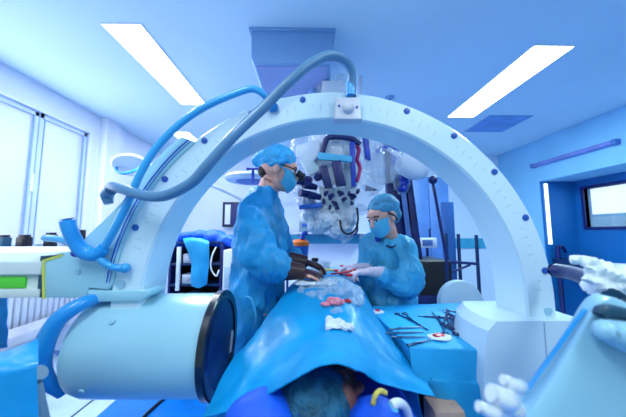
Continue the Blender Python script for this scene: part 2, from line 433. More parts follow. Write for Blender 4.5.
# image detector: the big horizontal cylinder on the left
DZ, DYc, DR = .94, 1.0, .172
b = B(); lathe(b, (-.795, DYc, DZ), (1, 0, 0), [(0, .105), (.004, .14), (.02, .163), (.05, .171), (.450, .173)], 64); det = obj('image_detector', b, 'housing_white', t)
b = B(); lathe(b, (-.347, DYc, DZ), (1, 0, 0), [(0, .178), (.002, .185), (.024, .185), (.028, .180), (.028, .150), (.018, .150)], 64); obj('rim', b, 'detector_black', det)
b = B(); lathe(b, (-.347, DYc, DZ), (1, 0, 0), [(.01, .150), (.022, .152), (.026, .10), (.027, .002)], 64); obj('detector_face', b, 'detector_navy', det)
b = B(); prism(b, [(-.319, 1.075, .865), (-.319, 1.10, .86), (-.319, 1.125, .93), (-.319, 1.10, .945)], (.002, 0, 0)); obj('sticker', b, 'pale_plastic', det)
for q in ((81, 361), (60, 300)):
    p = at(q[0], q[1], .83); 
for a, x in ((-28, -.70), (42, -.64)):
    an = math.radians(a); d = V((0, -math.cos(an), math.sin(an))); c = V((x, DYc, DZ))+d*.173
    cyo('screw', c, c+d*.006, .009, 'screw_pale', det, bev=.001)
# mount between cylinder and ring
b = B(); y = .90
prism(b, P((88, 302, y), (88, 290, y), (110, 291, y), (150, 291, y), (149, 295, y), (141, 301, y)), (0, .10, 0), .002)
obj('mounting_bracket', b, 'housing_white', t)
# blue handle bow at the left end of the cylinder
tbo('handle', P((108, 296, .95), (84, 303, .88), (58, 320, .84), (43, 350, .83), (44, 376, .85), (62, 393, .9)), [.016, .022, .025, .026, .024, .017], 'handle_blue', det, 16, 8)
tbo('handle_bracket', P((46, 352, .85), (60, 352, .95)), .012, 'handle_blue', det)
# x-ray source housing on the right
b = B(); zt, zb = 1.052, .66
poly = [(.785, .87), (.626, .87), (.612, .905), (.615, 1.0), (.64, 1.08), (.665, 1.12), (.93, 1.12), (.93, .90), (.91, .87)]
secs = []
for z, s in ((zb, .0), (zb+.06, .03), (zb+.12, .045), ((zt+zb)/2, .055), (zt-.1, .045), (zt-.03, .03), (zt, .0)):
    secs.append([V((x-(s if x < .7 else 0), y, z)) for x, y in poly])
rings(b, secs); src = obj('x_ray_source', b, 'arc_white', t)
for p in src.data.polygons: p.use_smooth = True
src.data.set_sharp_from_angle(angle=math.radians(24))
bxo('seam', (.783, .8685, zb+.02), (.786, .872, zt-.003), 'tick_grey', src, 0)
# cable block at the top of the ring
b = B(); y = .885
prism(b, P((336, 97, y), (360, 97, y), (361, 117, y), (363, 119, y), (334, 119, y), (335, 116, y)), (0, .05, 0), .004)
ell(b, at(348, 108, .885), (.022, .018, .022))
blk = obj('cable_block', b, 'cream_block', t)
for q in ((339, 106), (357, 107)):
    p = at(q[0], q[1], .884); cyo('screw', p+V((0, .004, 0)), p-V((0, .002, 0)), .0045, 'screw_blue', blk)
tbo('socket', P((351, 98, .905), (351.5, 88, .905), (352, 78, .905)), .0195, 'hose_blue', blk, 16)
# hoses
tbo('thick_hose', P((352, 98, .905), (352.5, 84, .9), (351, 70, .88), (343, 59, .85), (327, 56, .82), (308, 66, .80), (294, 78, .79), (280, 91, .79), (265, 106, .785), (249, 121, .78), (234, 135.5, .77), (220, 151, .77), (206, 167, .77), (191, 183, .78), (166, 195.5, .80), (144, 195.5, .82), (122, 189, .84), (111, 187, .88), (108, 197, .91)), .0165, 'hose_grey', t, 18, 8)
tbo('hose_plug', P((112, 189, .88), (107, 195, .9), (109, 204, .905)), [.018, .021, .014], 'hose_grey', t, 14)
tbo('thin_hose', P((273, 107, .915), (270, 104, .895), (264, 95, .87), (252, 89, .86), (232, 95, .86), (205, 107, .86), (180, 124, .86), (158, 146, .86), (141, 172, .86), (127, 204, .865), (114, 230, .87), (104, 248, .885)), .0125, 'hose_blue', t, 16, 8)
ell_b = B(); ell(ell_b, at(273, 107, .905), .019); obj('hose_plug', ell_b, 'handle_blue', t)
tbo('grab_handle', P((67, 219, .84), (70, 230, .845), (76, 243, .86), (85, 252, .875), (96, 254, .88), (104, 248, .88)), [.0215, .0215, .022, .024, .024, .018], 'handle_blue', t, 18)
tbo('lower_hose', P((96, 254, .88), (102, 261, .88), (110, 266, .885), (118, 268, .885), (125, 268, .895)), .0115, 'hose_blue', t, 14)
ell_b = B(); ell(ell_b, at(125, 268, .895), .017); obj('hose_plug', ell_b, 'hose_blue', t)
tbo('side_grip', P((45, 238, .96), (56, 239, .94), (70, 242, .92), (80, 247, .9)), .012, 'hose_blue', t, 12)
p = at(77, 253, .87); b = B(); ell(b, p, (.018, .015, .014)); obj('clamp_knob', b, 'navy_bright', t)
# ================================================================== PEOPLE
def hand(bm, W, d, n, s, L=.18, grow=0, curl=.5, thick=.0085):
    """five-fingered hand: wrist W, pointing d, palm facing n, thumb side s"""
    d, n, s = d.normalized(), n.normalized(), s.normalized(); k = L/.18
    rot = Matrix((d, s, n)).transposed()
    ell(bm, W+d*.05*k, (.055*k+grow, .042*k+grow, .017*k+grow), rot, 16)
    ell(bm, W+d*.01*k, (.035*k+grow, .03*k+grow, .022*k+grow), rot, 14)
    for i, (o, fl) in enumerate(((.030, .072), (.010, .080), (-.010, .074), (-.029, .058))):
        p = W+d*.085*k+s*o*k; pts = [W+d*.04*k+s*o*.8*k, p]; a = .15
        for seg, q in enumerate((.42, .32, .26)):
            a += curl*(1+.15*i); dirn = d*math.cos(a)+n*math.sin(a)
            p = p+dirn*fl*q*k; pts.append(p)
        tube(bm, pts, [thick*k+grow, thick*1.05*k+grow, thick*k+grow, thick*.92*k+grow, thick*.75*k+grow], 10, 3)
        ell(bm, pts[-1], thick*.75*k+grow, None, 10)
    p0 = W+d*.02*k+s*.025*k; p1 = W+d*.045*k+s*.048*k+n*.008*k; p2 = W+d*.072*k+s*.056*k+n*.02*k; p3 = W+d*.092*k+s*.05*k+n*.03*k
    tube(bm, [p0, p1, p2, p3], [.014*k+grow, .012*k+grow, .010*k+grow, .008*k+grow], 10, 3); ell(bm, p3, .008*k+grow, None, 10)
def headparts(bm, c, R, k=1.0):
    """R columns: forward, left, up ; c = centre of the cranium"""
    def T(x, y, z): return c+R@V((x, y, z))*k
    def E(p, r, rot=R): ell(bm, T(*p), tuple(q*k for q in r), rot, 22)
    E((-.012, 0, .025), (.096, .076, .085)); E((.03, 0, -.02), (.062, .063, .085)); E((.048, 0, -.075), (.042, .043, .032))
    E((.078, 0, .035), (.02, .045, .03))                                   # brow
    tube(bm, [T(.086, 0, .018), T(.108, 0, -.018), T(.106, 0, -.03)], [.009*k, .013*k, .012*k], 10, 3)  # nose
    for sgn in (1, -1):
        E((.102, .010*sgn, -.032), (.009, .008, .007)); E((.06, .036*sgn, -.022), (.03, .022, .022))
        E((.0, .076*sgn, -.008), (.017, .008, .03)); E((-.004, .083*sgn, .004), (.013, .006, .018))
    E((.086, 0, -.052), (.012, .022, .006)); E((.084, 0, -.062), (.012, .019, .006)); E((.078, 0, -.088), (.018, .02, .014))
def facebits(par, c, R, k=1.0):
    def T(x, y, z): return c+R@V((x, y, z))*k
    for sgn in (1, -1):
        b = B(); ell(b, T(.083, .031*sgn, .008), (.011*k, .014*k, .008*k), R); obj('eye', b, 'white_plastic', par)
        b = B(); ell(b, T(.0925, .031*sgn, .006), (.004*k, .006*k, .006*k), R); obj('iris', b, 'eye_dark', par)
        b = B(); tube(b, [T(.093, .014*sgn, .026), T(.094, .031*sgn, .032), T(.082, .05*sgn, .026)], .0035*k, 8); obj('eyebrow', b, 'hair', par)
        b = B(); tube(b, [T(.094, .018*sgn, .012), T(.096, .031*sgn, .016), T(.087, .045*sgn, .011)], .0022*k, 6); obj('eyelashes', b, 'eye_dark', par)
def rotm(fwd, up=V((0, 0, 1))):
    f = V(fwd).normalized(); l = V(up).cross(f).normalized(); u = f.cross(l)
    return Matrix((f, l, u)).transposed()
def torso_secs(bm, secs, n=28):
    """secs: (centre, rx, ry, rot_z)"""
    out = []
    for c, rx, ry, a in secs:
        u = V((math.cos(a), math.sin(a), 0)); w = V((-math.sin(a), math.cos(a), 0))
        out.append([V(c)+u*rx*math.cos(2*PI*k/n)+w*ry*math.sin(2*PI*k/n) for k in range(n)])
    rings(bm, out)
def mask_shape(bm, c, R, k=1.0):
    """surgical mask: shell over nose, mouth and chin"""
    rows = []
    for i in range(9):
        a = math.radians(-78+i*19.5); row = []
        for j in range(7):
            v = j/6; z = -.108+v*.115; out = .082+.032*math.sin(PI*min(1, v*.95+.02))
            ca = math.cos(a); x = .0+out*max(0, ca)**.8+.004*math.sin(j*3.1)+(.012 if abs(ca) < .5 else 0)
            y = .078*math.sin(a)*(1-.25*(1-v)) ; row.append(c+R@V((x, y, z*(.55+.45*ca)))*k)
        rows.append(row)
    sheet(bm, rows, 2, 2, thick=.002)
# ---- male surgeon: seen in profile, facing right
hc = at(278, 170, 1.36); HR = rotm((1, .08, -.28))
t = thing('person', 'person in a long blue gown, cap and mask standing left of the patient, facing right', 'person', (-.3, 1.45, 0))
b = B(); headparts(b, hc, HR, 1.0)
neck = at(262, 204, 1.44)
tube(b, [hc+V((-.02, 0, -.04)), neck+V((.01, 0, .02)), V((-.26, 1.45, 1.40))], [.062, .056, .07], 16)
torso_secs(b, [((-.29, 1.45, .85), .10, .14, 0), ((-.27, 1.45, 1.1), .10, .13, 0), ((-.27, 1.45, 1.35), .10, .14, 0), ((-.265, 1.45, 1.45), .07, .11, 0), ((-.255, 1.44, 1.51), .045, .05, 0)])
for y in (1.36, 1.54): tube(b, [V((-.28, y, .95)), V((-.33, y, .5)), V((-.36, y, .09))], [.09, .065, .045], 14); ell(b, V((-.29, y, .05)), (.12, .045, .05))
# arms
SH = at(254, 212, 1.28); EL = at(262, 262, 1.2); WR = at(300, 272, 1.22)
SH2 = V((-.23, 1.62, 1.46)); EL2 = V((-.16, 1.68, 1.19)); WR2 = at(304, 262, 1.5)
for a_, e_, w_ in ((SH, EL, WR), (SH2, EL2, WR2)):
    tube(b, [a_, e_, w_], [.04, .036, .027], 12, 6)
    hand(b, w_, V((.9, .1, -.25)), V((.1, 0, -1)), V((0, 1, .2)), .17)
obj('body', fuse(b, .006, 3), 'skin', t)
# gown
b = B()
torso_secs(b, [((-.36, 1.47, .28), .17, .26, 0), ((-.35, 1.46, .6), .155, .23, 0), ((-.295, 1.45, .95), .135, .20, 0), ((-.275, 1.44, 1.15), .135, .19, 0), ((-.268, 1.45, 1.35), .135, .195, 0), ((-.262, 1.44, 1.46), .115, .18, 0), ((-.25, 1.42, 1.54), .085, .12, 0), ((-.235, 1.40, 1.585), .068, .075, 0)])
tube(b, [SH+V((-.01, .09, .03)), SH+V((-.005, .01, -.03)), EL+V((-.01, 0, .02)), (EL+WR)/2, WR+V((-.05, 0, .01))], [.09, .088, .078, .068, .045], 20, 6)
tube(b, [SH2+V((-.01, -.03, 0)), SH2+V((0, .02, -.08)), EL2, (EL2+WR2)/2, WR2+V((-.06, 0, 0))], [.085, .08, .075, .062, .042], 20, 6)
g = fuse(b, .010, 5); crumple(g, .030, 5.5, 2, (1, 1, .45), True); crumple(g, .010, 16, 5, (1, 1, .6))
gown = obj('gown', g, 'gown_blue', t)
tbo('neck_tie', [neck+V((-.05, -.03, .02)), neck+V((-.02, -.085, -.01)), neck+V((.05, -.06, -.03))], .007, 'navy_bright', t, 8)
tbo('belt_tie', P((246, 296, 1.17), (252, 300, 1.15), (256, 318, 1.15), (254, 328, 1.15)), .006, 'gown_light', gown, 8, flat=.5)
# gloves
for w_, sgn in ((WR, 1), (WR2, -1)):
    b = B(); hand(b, w_+V((.0, 0, 0)), V((.9, .15, -.22)), V((.15, 0, -1)), V((0, sgn*1, .25)), .17, .002, .42)
    tube(b, [w_+V((-.10, 0, .012)), w_+V((-.04, 0, .006)), w_+V((.02, 0, 0))], [.052, .044, .034], 14, 4)
    obj('glove', fuse(b, .0035, 2), 'glove_brown', t)
# cap, mask, loupes, hair
b = B(); ell(b, hc+HR@V((-.026, 0, .052)), (.108, .093, .088), HR, 28); tube(b, [hc+HR@V((-.085, 0, .035)), hc+HR@V((-.12, 0, .02)), hc+HR@V((-.125, 0, -.01))], [.05, .035, .012], 12)
cb = fuse(b, .006, 4); crumple(cb, .012, 18, 3)
obj('surgical_cap', cb, 'cap_blue', t)
b = B(); ell(b, hc+HR@V((-.066, 0, -.028)), (.036, .042, .036), HR); obj('hair', b, 'hair', t)
b = B(); mask_shape(b, hc, HR); obj('face_mask', b, 'mask_blue', t)
b = B(); tube(b, [hc+HR@V((.05, -.073, -.01)), hc+HR@V((.0, -.082, .01)), hc+HR@V((-.05, -.084, .0))], .0022, 6); obj('mask_strap', b, 'mask_blue', t)
facebits(t, hc, HR, 1.0)
lp = thing('loupe_glasses', 'dark magnifying loupe glasses worn by the surgeon on the left', 'glasses', hc+HR@V((.09, 0, .01)))
for sgn in (1, -1):
    b = B(); c0 = hc+HR@V((.104, .032*sgn, .008)); lathe(b, c0, HR@V((1, 0, -.25)), [(0, .018), (.005, .02), (.03, .015), (.034, .017), (.045, .017)], 20); obj('lens_barrel', b, 'black', lp)
    b = B(); tube(b, [hc+HR@V((.1, .05*sgn, .014)), hc+HR@V((.06, .081*sgn, .014)), hc+HR@V((.01, .087*sgn, .012))], .003, 8); obj('temple_arm', b, 'black', lp)
b = B(); tube(b, [hc+HR@V((.106, .02, .014)), hc+HR@V((.108, 0, .018)), hc+HR@V((.106, -.02, .014))], .003, 8); obj('bridge', b, 'black', lp)
# ---- female assistant
hc2 = at(383, 216, 1.52); HR2 = rotm((-.80, -.48, -.42))
K = .98
t = thing('person', 'person in a light blue gown and cap standing right of the patient, looking down left', 'person', (.5, 1.68, 0))
b = B(); headparts(b, hc2, HR2, K)
n2 = at(390, 240, 1.60)
tube(b, [hc2+V((.01, 0, -.03)), n2, V((.51, 1.68, 1.2))], [.052, .05, .07], 16)
TC = V((.50, 1.66, 0))
torso_secs(b, [(TC+V((0, 0, .78)), .15, .13, .4), (TC+V((0, 0, 1.0)), .12, .11, .4), (TC+V((0, 0, 1.18)), .11, .09, .4), (TC+V((0, 0, 1.26)), .08, .06, .4), (TC+V((0, 0, 1.31)), .04, .04, .4)])
for x in (.46, .62): tube(b, [V((x, 1.7, .9)), V((x, 1.68, .48)), V((x, 1.72, .09))], [.085, .06, .042], 14); ell(b, V((x-.03, 1.66, .045)), (.045, .11, .045))
SH = at(402, 251, 1.56); EL = at(407, 283, 1.50); WR = at(371, 272, 1.42)
SH2 = at(372, 246, 1.68); EL2 = at(366, 274, 1.66); WR2 = at(357, 268, 1.55)
for a_, e_, w_ in ((SH, EL, WR), (SH2, EL2, WR2)):
    tube(b, [a_, e_, w_], [.036, .033, .024], 12, 6); hand(b, w_, V((-.95, -.1, .0)), V((-.1, 0, -1)), V((0, 1, 0)), .15)
obj('body', fuse(b, .006, 3), 'skin', t)
b = B()
torso_secs(b, [(TC+V((.05, .02, .3)), .2, .2, .3), (TC+V((.03, .02, .7)), .18, .18, .35), (TC+V((.0, .0, .95)), .165, .17, .4), (TC+V((.0, 0, 1.1)), .16, .15, .4), (TC+V((-.0, 0, 1.22)), .155, .14, .4), (TC+V((-.01, 0, 1.30)), .13, .115, .4), (TC+V((-.03, -.01, 1.335)), .07, .07, .4)])
tube(b, [SH+V((-.05, .03, .03)), SH, (SH+EL)/2+V((.01, 0, 0)), EL, (EL*.5+WR*.5)+V((0, 0, -.012)), WR+V((.045, 0, 0))], [.07, .086, .084, .082, .068, .040], 20, 6)
tube(b, [SH2+V((.05, 0, .01)), SH2, EL2, WR2+V((.05, 0, 0))], [.08, .075, .068, .04], 20, 6)
g = fuse(b, .009, 5); crumple(g, .026, 6, 9, (1, 1, .5), True); crumple(g, .009, 17, 4, (1, 1, .6))
obj('gown', g, 'gown_light', t)
tbo('neck_tie', [n2+V((-.06, -.04, -.015)), n2+V((-.02, -.09, -.04)), n2+V((.05, -.07, -.0))], .006, 'navy', t, 8)
b = B(); ell(b, at(378, 238, 1.55), (.02, .012, .026)); obj('collar_pad', b, 'navy_bright', t)
for w_, sgn in ((WR, 1), (WR2, -1)):
    b = B(); hand(b, w_, V((-.95, -.1, .02)), V((-.1, 0, -1)), V((0, sgn*1, .1)), .165, .002, .38)
    tube(b, [w_+V((.085, 0, -.006)), w_+V((.03, 0, 0)), w_+V((-.02, 0, 0))], [.034, .03, .025], 14, 4)
    g = obj('glove', fuse(b, .0035, 2), 'glove_pale', t); g['label'] = 'pale glove stained red at the fingertips'
    b = B(); ell(b, w_+V((-.125, -.02, -.012)), (.022, .018, .008)); ell(b, w_+V((-.09, .01, .012)), (.014, .02, .006)); obj('blood_stain', b, 'blood', g)
b = B(); ell(b, hc2+HR2@V((-.03, 0, .048))*K, (.104*K, .088*K, .078*K), HR2, 28); ell(b, hc2+HR2@V((-.075, 0, -.015))*K, (.055*K, .066*K, .06*K), HR2, 20)
cb = fuse(b, .006, 4); crumple(cb, .008, 20, 6); obj('surgical_cap', cb, 'cap_teal', t)
b = B(); tube(b, [hc2+HR2@V((.03, .078, .028))*K, hc2+HR2@V((-.0, .084, .0))*K, hc2+HR2@V((-.03, .072, -.04))*K], .006, 8); obj('hair', b, 'hair', t)
b = B(); mask_shape(b, hc2, HR2, K); obj('face_mask', b, 'mask_blue', t)
facebits(t, hc2, HR2, K)
# ---- patient on the table
t = thing('person', 'patient lying under the blue sheet with a dark green hairnet, head turned right', 'person', (.03, .65, .8))
ph = at(322, 400, .735); PR = rotm((.93, -.15, .3), (0, -1, 0.2))
b = B(); headparts(b, ph, PR, 1.0)
tube(b, [ph+V((.0, .02, 0)), ph+V((.03, .16, -.01)), V((.08, 1.0, .93))], [.06, .06, .1], 14)
secs = []
for y, rx, rz in ((.93, .12, .06), (1.0, .2, .09), (1.2, .19, .1), (1.4, .17, .09), (1.55, .18, .095), (1.75, .17, .085), (1.85, .15, .07)):
    secs.append([V((.09+rx*math.cos(2*PI*k/20), y, .91+rz*math.sin(2*PI*k/20))) for k in range(20)])
rings(b, secs)
for x in (0, .18): tube(b, [V((x, 1.78, .91)), V((x, 2.2, .91)), V((x, 2.55, .9))], [.08, .06, .045], 12)
obj('body', fuse(b, .007, 3), 'skin_tan', t)
b = B(); ell(b, ph+PR@V((-.02, -.0, .02)), (.112, .096, .104), PR, 28); cb = fuse(b, .006, 6); crumple(cb, .006, 16, 8, (1, .4, 1)); obj('hairnet', cb, 'hairnet', t)
facebits(t, ph, PR)
# ================================================================== OPERATING TABLE, DRAPES
t = thing('operating_table', 'operating table with a royal blue padded head end under the drapes', 'operating table', (.08, 1.4, 0))
b = B(); box(b, (-.17, .52, .70), (.33, 2.7, .80), .02); mt = obj('mattress', b, 'drape_royal', t)
b = B(); box(b, (.0, 1.1, .15), (.2, 1.5, .7), .02); obj('pedestal', b, 'steel', t)
b = B(); box(b, (-.15, .8, .0), (.35, 1.9, .12), .03); obj('base', b, 'steel', t)
b = B(); ell(b, (.02, .66, .835), (.24, .17, .05), None, 28)
ell(b, at(262, 418, .66), (.085, .08, .055), None, 22); ell(b, at(374, 424, .65), (.07, .07, .05), None, 22); ell(b, at(318, 452, .60), (.13, .05, .05), None, 22)
cb = fuse(b, .009, 5); crumple(cb, .01, 9, 2); pl_ = tag(obj('pillow', cb, 'drape_royal'), 'royal blue soft pillow under the head with the hairnet', 'pillow')
# patient drape
rows = [P((296, 288, 1.9), (303, 278, 1.88), (314, 274, 1.85), (330, 272, 1.85), (346, 273, 1.85), (356, 277, 1.88), (364, 288, 1.9)),
        P((286, 296, 1.42), (293, 285, 1.42), (308, 278, 1.42), (330, 276, 1.42), (350, 280, 1.42), (364, 292, 1.42), (371, 308, 1.42)),
        P((262, 325, 1.08), (277, 306, 1.1), (304, 293, 1.12), (330, 290, 1.12), (350, 296, 1.12), (372, 316, 1.1), (390, 338, 1.06)),
        P((230, 366, .9), (256, 352, .91), (290, 335, .92), (325, 325, .93), (350, 328, .92), (382, 349, .91), (413, 373, .89)),
        P((214, 398, .80), (245, 385, .79), (284, 362, .775), (322, 343, .775), (351, 346, .78), (389, 368, .8), (428, 387, .82)),
        P((203, 419, .74), (254, 404, .68), (288, 384, .63), (325, 367, .60), (352, 368, .61), (387, 385, .74), (434, 397, .79))]
b = B(); sheet(b, rows, 14, 14, .008, 7, .003, 3)
dr = tag(obj('patient_drape', b, 'drape_cyan'), 'large cyan surgical sheet over the patient, spreading down to both corners', 'drape')
def inblob(bm, c, r, amp, freq, seed, vox=.004):
    t_ = B(); ell(t_, c, r, None, 24); f_ = fuse(t_, vox, 1); crumple(f_, amp, freq, seed)
    me = bpy.data.meshes.new('q'); f_.to_mesh(me); f_.free(); bm.from_mesh(me); bpy.data.meshes.remove(me)
b = B()
for px, py, Y, r in ((322, 292, 1.12, .075), (342, 290, 1.13, .085), (332, 284, 1.2, .09), (352, 298, 1.08, .06), (310, 288, 1.16, .05), (338, 305, 1.04, .06)):
    ell(b, at(px, py, Y)+V((0, 0, -.012)), (r, r*.9, r*.34))
fb = fuse(b, .006, 3); crumple(fb, .03, 12, 3, (1, 1, 1), True)
tag(obj('plastic_bag_drape', fb, 'clear_film'), 'crumpled clear plastic bag film around the surgical site on the drape', 'plastic drape')
t = thing('surgical_site', 'small pink and red opened site amid the clear plastic film', 'surgical site', at(341, 299, 1.06))
b = B(); inblob(b, at(335, 302, 1.03), (.035, .028, .016), .008, 40, 2); ell(b, at(326, 304, 1.02), (.022, .016, .01)); obj('tissue', b, 'flesh_pink', t)
b = B(); inblob(b, at(347, 301, 1.05), (.018, .012, .008), .004, 60, 5); obj('blood_patch', b, 'blood', t)
b = B(); inblob(b, at(338, 325, .905), (.045, .04, .013), .022, 22, 9); tag(obj('gauze_pad', b, 'gauze'), 'white crumpled gauze pad lying on the cyan drape below the site', 'gauze')
b = B(); inblob(b, at(316, 283, 1.2), (.10, .05, .010), .012, 12, 1); tag(obj('white_towel', b, 'gauze'), 'thin white towel under the brown gloved hands', 'towel')
# instrument table
ZT = .95
def ont(px, py, dz=0):
    Y = (CAMZ-ZT-dz)*F/(py-231)
    q = at(px, py, 1.0); d = q-V((0, 0, CAMZ)); k = (ZT+dz-CAMZ)/d.z
    return V((0, 0, CAMZ))+d*k
t = thing('instrument_table', 'instrument table between the patient drape and the right housing', 'table', (.62, 1.1, 0))
c00 = ont(409, 347); c10 = ont(463, 349); c01 = ont(366, 307); c11 = ont(474, 303)
b = B(); box(b, (.37, .97, ZT-.04), (.585, 1.22, ZT-.012), .005); box(b, (.36, 1.22, ZT-.04), (.86, 1.40, ZT-.012), .005); top = obj('tabletop', b, 'steel', t)
for x, y in ((.40, .99), (.57, .99), (.38, 1.38), (.84, 1.38)): cyo('leg', (x, y, .02), (x, y, ZT-.04), .013, 'steel', t)
cyo('foot', (.38, 1.38, .0), (.38, 1.38, .03), .02, 'black', t)
top_rows = [[c01+V((-.01, .02, -.1)), c01.lerp(c11, .3)+V((0, .02, -.12)), c01.lerp(c11, .65)+V((0, .02, -.12)), c11+V((.05, .02, -.12))],
            [c01, c01.lerp(c11, .3), c01.lerp(c11, .65), c11+V((.05, 0, 0))],
            [c01.lerp(c00, .5), c01.lerp(c00, .5).lerp(c11.lerp(c10, .5), .3), c01.lerp(c00, .5).lerp(c11.lerp(c10, .5), .65), V((.61, 1.15, ZT))],
            [q+V((0, .02, 0)) for q in (c00, c00.lerp(c10, .3), c00.lerp(c10, .65), c10+V((.055, 0, 0)))],
            [c00, c00.lerp(c10, .3), c00.lerp(c10, .65), c10+V((.055, 0, 0))],
            [q+V((0, -.006, -.012)) for q in (c00, c00.lerp(c10, .3), c00.lerp(c10, .65), c10+V((.055, 0, 0)))],
            [V((c00.x+.004, c00.y-.02, .87)), V((.44, c00.y-.025, .86)), V((.50, c00.y-.02, .86)), V((.59, c00.y-.025, .86))],
            P((424, 380, .90), (440, 384, .89), (458, 386, .90), (482, 388, .89)),
            P((442, 408, .90), (458, 416, .89), (474, 420, .90), (490, 423, .89))]
b = B(); rows2 = []
sheet(b, top_rows, 8, 8, .003, 7, .003, 5)
tag(obj('table_drape', b, 'drape_table'), 'light blue cloth covering the instrument table and hanging to its front', 'tablecloth')
b = B(); sheet(b, [[c01+V((-.01, 0, -.005)), c01+V((-.03, .02, -.1)), c01+V((-.03, .03, -.3))], [c01.lerp(c00, .5), c01.lerp(c00, .5)+V((-.015, 0, -.12)), c01.lerp(c00, .5)+V((0, 0, -.3))], [c00+V((0, 0, -.004)), c00+V((.015, 0, -.12)), c00+V((.05, 0, -.28))]], 8, 8, .006, 8, .003, 1)
tag(obj('side_cloth', b, 'gown_blue'), 'narrow darker blue cloth hanging in the gap between patient sheet and instrument table', 'drape')
def swab(px, py, r, label, seed):
    c = ont(px, py, .008); t = thing('gauze_swab', label, 'gauze', c, 'blood stained swabs')
    b = B(); inblob(b, c, (r, r*.75, .008), .006, 30, seed); obj('gauze', b, 'gauze', t)
    b = B(); inblob(b, c+V((0, 0, .006)), (r*.5, r*.3, .006), .005, 50, seed+3); obj('blood_stain', b, 'blood', t)
swab(439, 337, .045, 'larger white swab with a red blood stain at the front of the instrument table', 2)
swab(377, 312, .036, 'small bloodied swab at the left corner of the instrument table', 6)
def forceps(p, q, label, w=.006, open_=.02):
    a = ont(*p, .008); c = ont(*q, .008); d = (c-a).normalized(); s = d.cross(V((0, 0, 1))); L = (c-a).length
    t = thing('surgical_forceps', label, 'forceps', a, 'scissor-handled forceps')
    for sg in (1, -1):
        b = B(); m = a.lerp(c, .42)
        tube(b, [c+s*sg*.001, m+s*sg*.002, a.lerp(c, .18)+s*sg*open_*.8, a.lerp(c, .1)+s*sg*open_], [.0022, .004, .0032, .003], 8, 3)
        cc = a.lerp(c, .05)+s*sg*open_
        tube(b, [cc+(d*math.cos(x)+s*math.sin(x))*.012 for x in [k*PI/5 for k in range(11)]], .0028, 8, 1)
        obj('shank', b, 'dark_steel', t)
    b = B(); cyl(b, a.lerp(c, .42)-V((0, 0, .005)), a.lerp(c, .42)+V((0, 0, .006)), .006, n=12); obj('pivot', b, 'dark_steel', t)
forceps((400, 313), (428, 330), 'dark forceps pointing from the back left toward the bloodied swab')
forceps((452, 335), (432, 312), 'dark forceps crossing the table top at its middle', open_=.018)
forceps((463, 320), (438, 310), 'dark forceps nearest the white housing')
forceps((468, 314), (425, 308), 'dark forceps lying along the back edge of the instrument table', open_=.015)
forceps((455, 318), (418, 316), 'dark forceps lying across the middle back of the instrument table', open_=.012)
forceps((446, 326), (447, 305), 'dark forceps pointing straight back toward the pale rounded device', open_=.010)
forceps((460, 330), (446, 308), 'dark forceps beside the right housing, ring handles to the front', open_=.014)
def tool(p, q, label, name='surgical_probe', m='steel'):
    a = ont(*p, .007); c = ont(*q, .007); t = thing(name, label, 'surgical tool', a, 'slim steel probes')
    b = B(); tube(b, [a, a.lerp(c, .5), c], [.0035, .0042, .002], 8, 2); obj('shaft', b, m, t)
    b = B(); tube(b, [a.lerp(c, -.02), a.lerp(c, .3)], [.005, .005], 10, 1); obj('grip', b, m, t)
tool((390, 329), (424, 327), 'slim steel probe, rearmost of the parallel row on the left of the table')
tool((387, 333), (424, 332), 'slim steel probe, middle of the parallel row on the left of the table')
tool((392, 337), (425, 337), 'slim steel probe, front one of the parallel row on the left of the table')
tool((408, 345), (430, 340), 'dark short tool on the front left corner of the instrument table', m='dark_steel')
# things at the foot of the picture
t = thing('breathing_mask', 'pale blue and white breathing mask by the patient face', 'breathing mask', at(390, 408, .66))
c = at(385, 412, .66)
b = B(); lathe(b, c+V((-.01, 0, -.03)), (.5, -.3, 1), [(0, .04), (.01, .045), (.03, .035), (.05, .015), (.06, .013)], 24); obj('cup', b, 'mask_blue', t)
tbo('hose', [c+V((.01, -.01, .02)), c+V((.035, 0, .02)), c+V((.06, .02, -.01)), c+V((.08, .04, -.08))], .011, 'white_plastic', t, 14)
b = B(); tube(b, [at(373, 404, .64), at(375, 396, .64), at(380, 391, .645), at(386, 393, .65)], .006, 10); obj('yellow_ring', b, 'yellow', t)
t = thing('black_box', 'black box with dark cables under the sheets', 'equipment', (.42, 1.0, 0))  # plain black box and cables behind the hanging cloth
b = B(); box(b, (.41, .96, .0), (.55, 1.2, .80), .02); obj('case', b, 'black', t)
b = B()
for k in range(5): tube(b, [V((.37+.03*k, .9, .7)), V((.36+.04*k, .86, .6-.03*k)), V((.40+.03*k, .9, .45))], .007, 8)
obj('cable', b, 'dark_steel', t)
b = B(); cc = at(446, 412, .86); box(b, cc-V((.05, .03, .10)), cc+V((.05, .06, .02)), .012); tag(obj('padded_block', b, 'tan'), 'tan padded block under the hanging front of the instrument cloth', 'pad')
# drape hanging behind the cable on the floor
tag(tbo('floor_cable', [V((-1.0, 2.7, .013)), V((-1.16, 2.2, .013)), V((-1.2, 1.9, .013)), V((-1.19, 1.5, .013)), V((-1.3, 1.0, .013))], .012, 'black', None, 10), 'black cable lying on the blue floor below the big cylinder', 'cable')
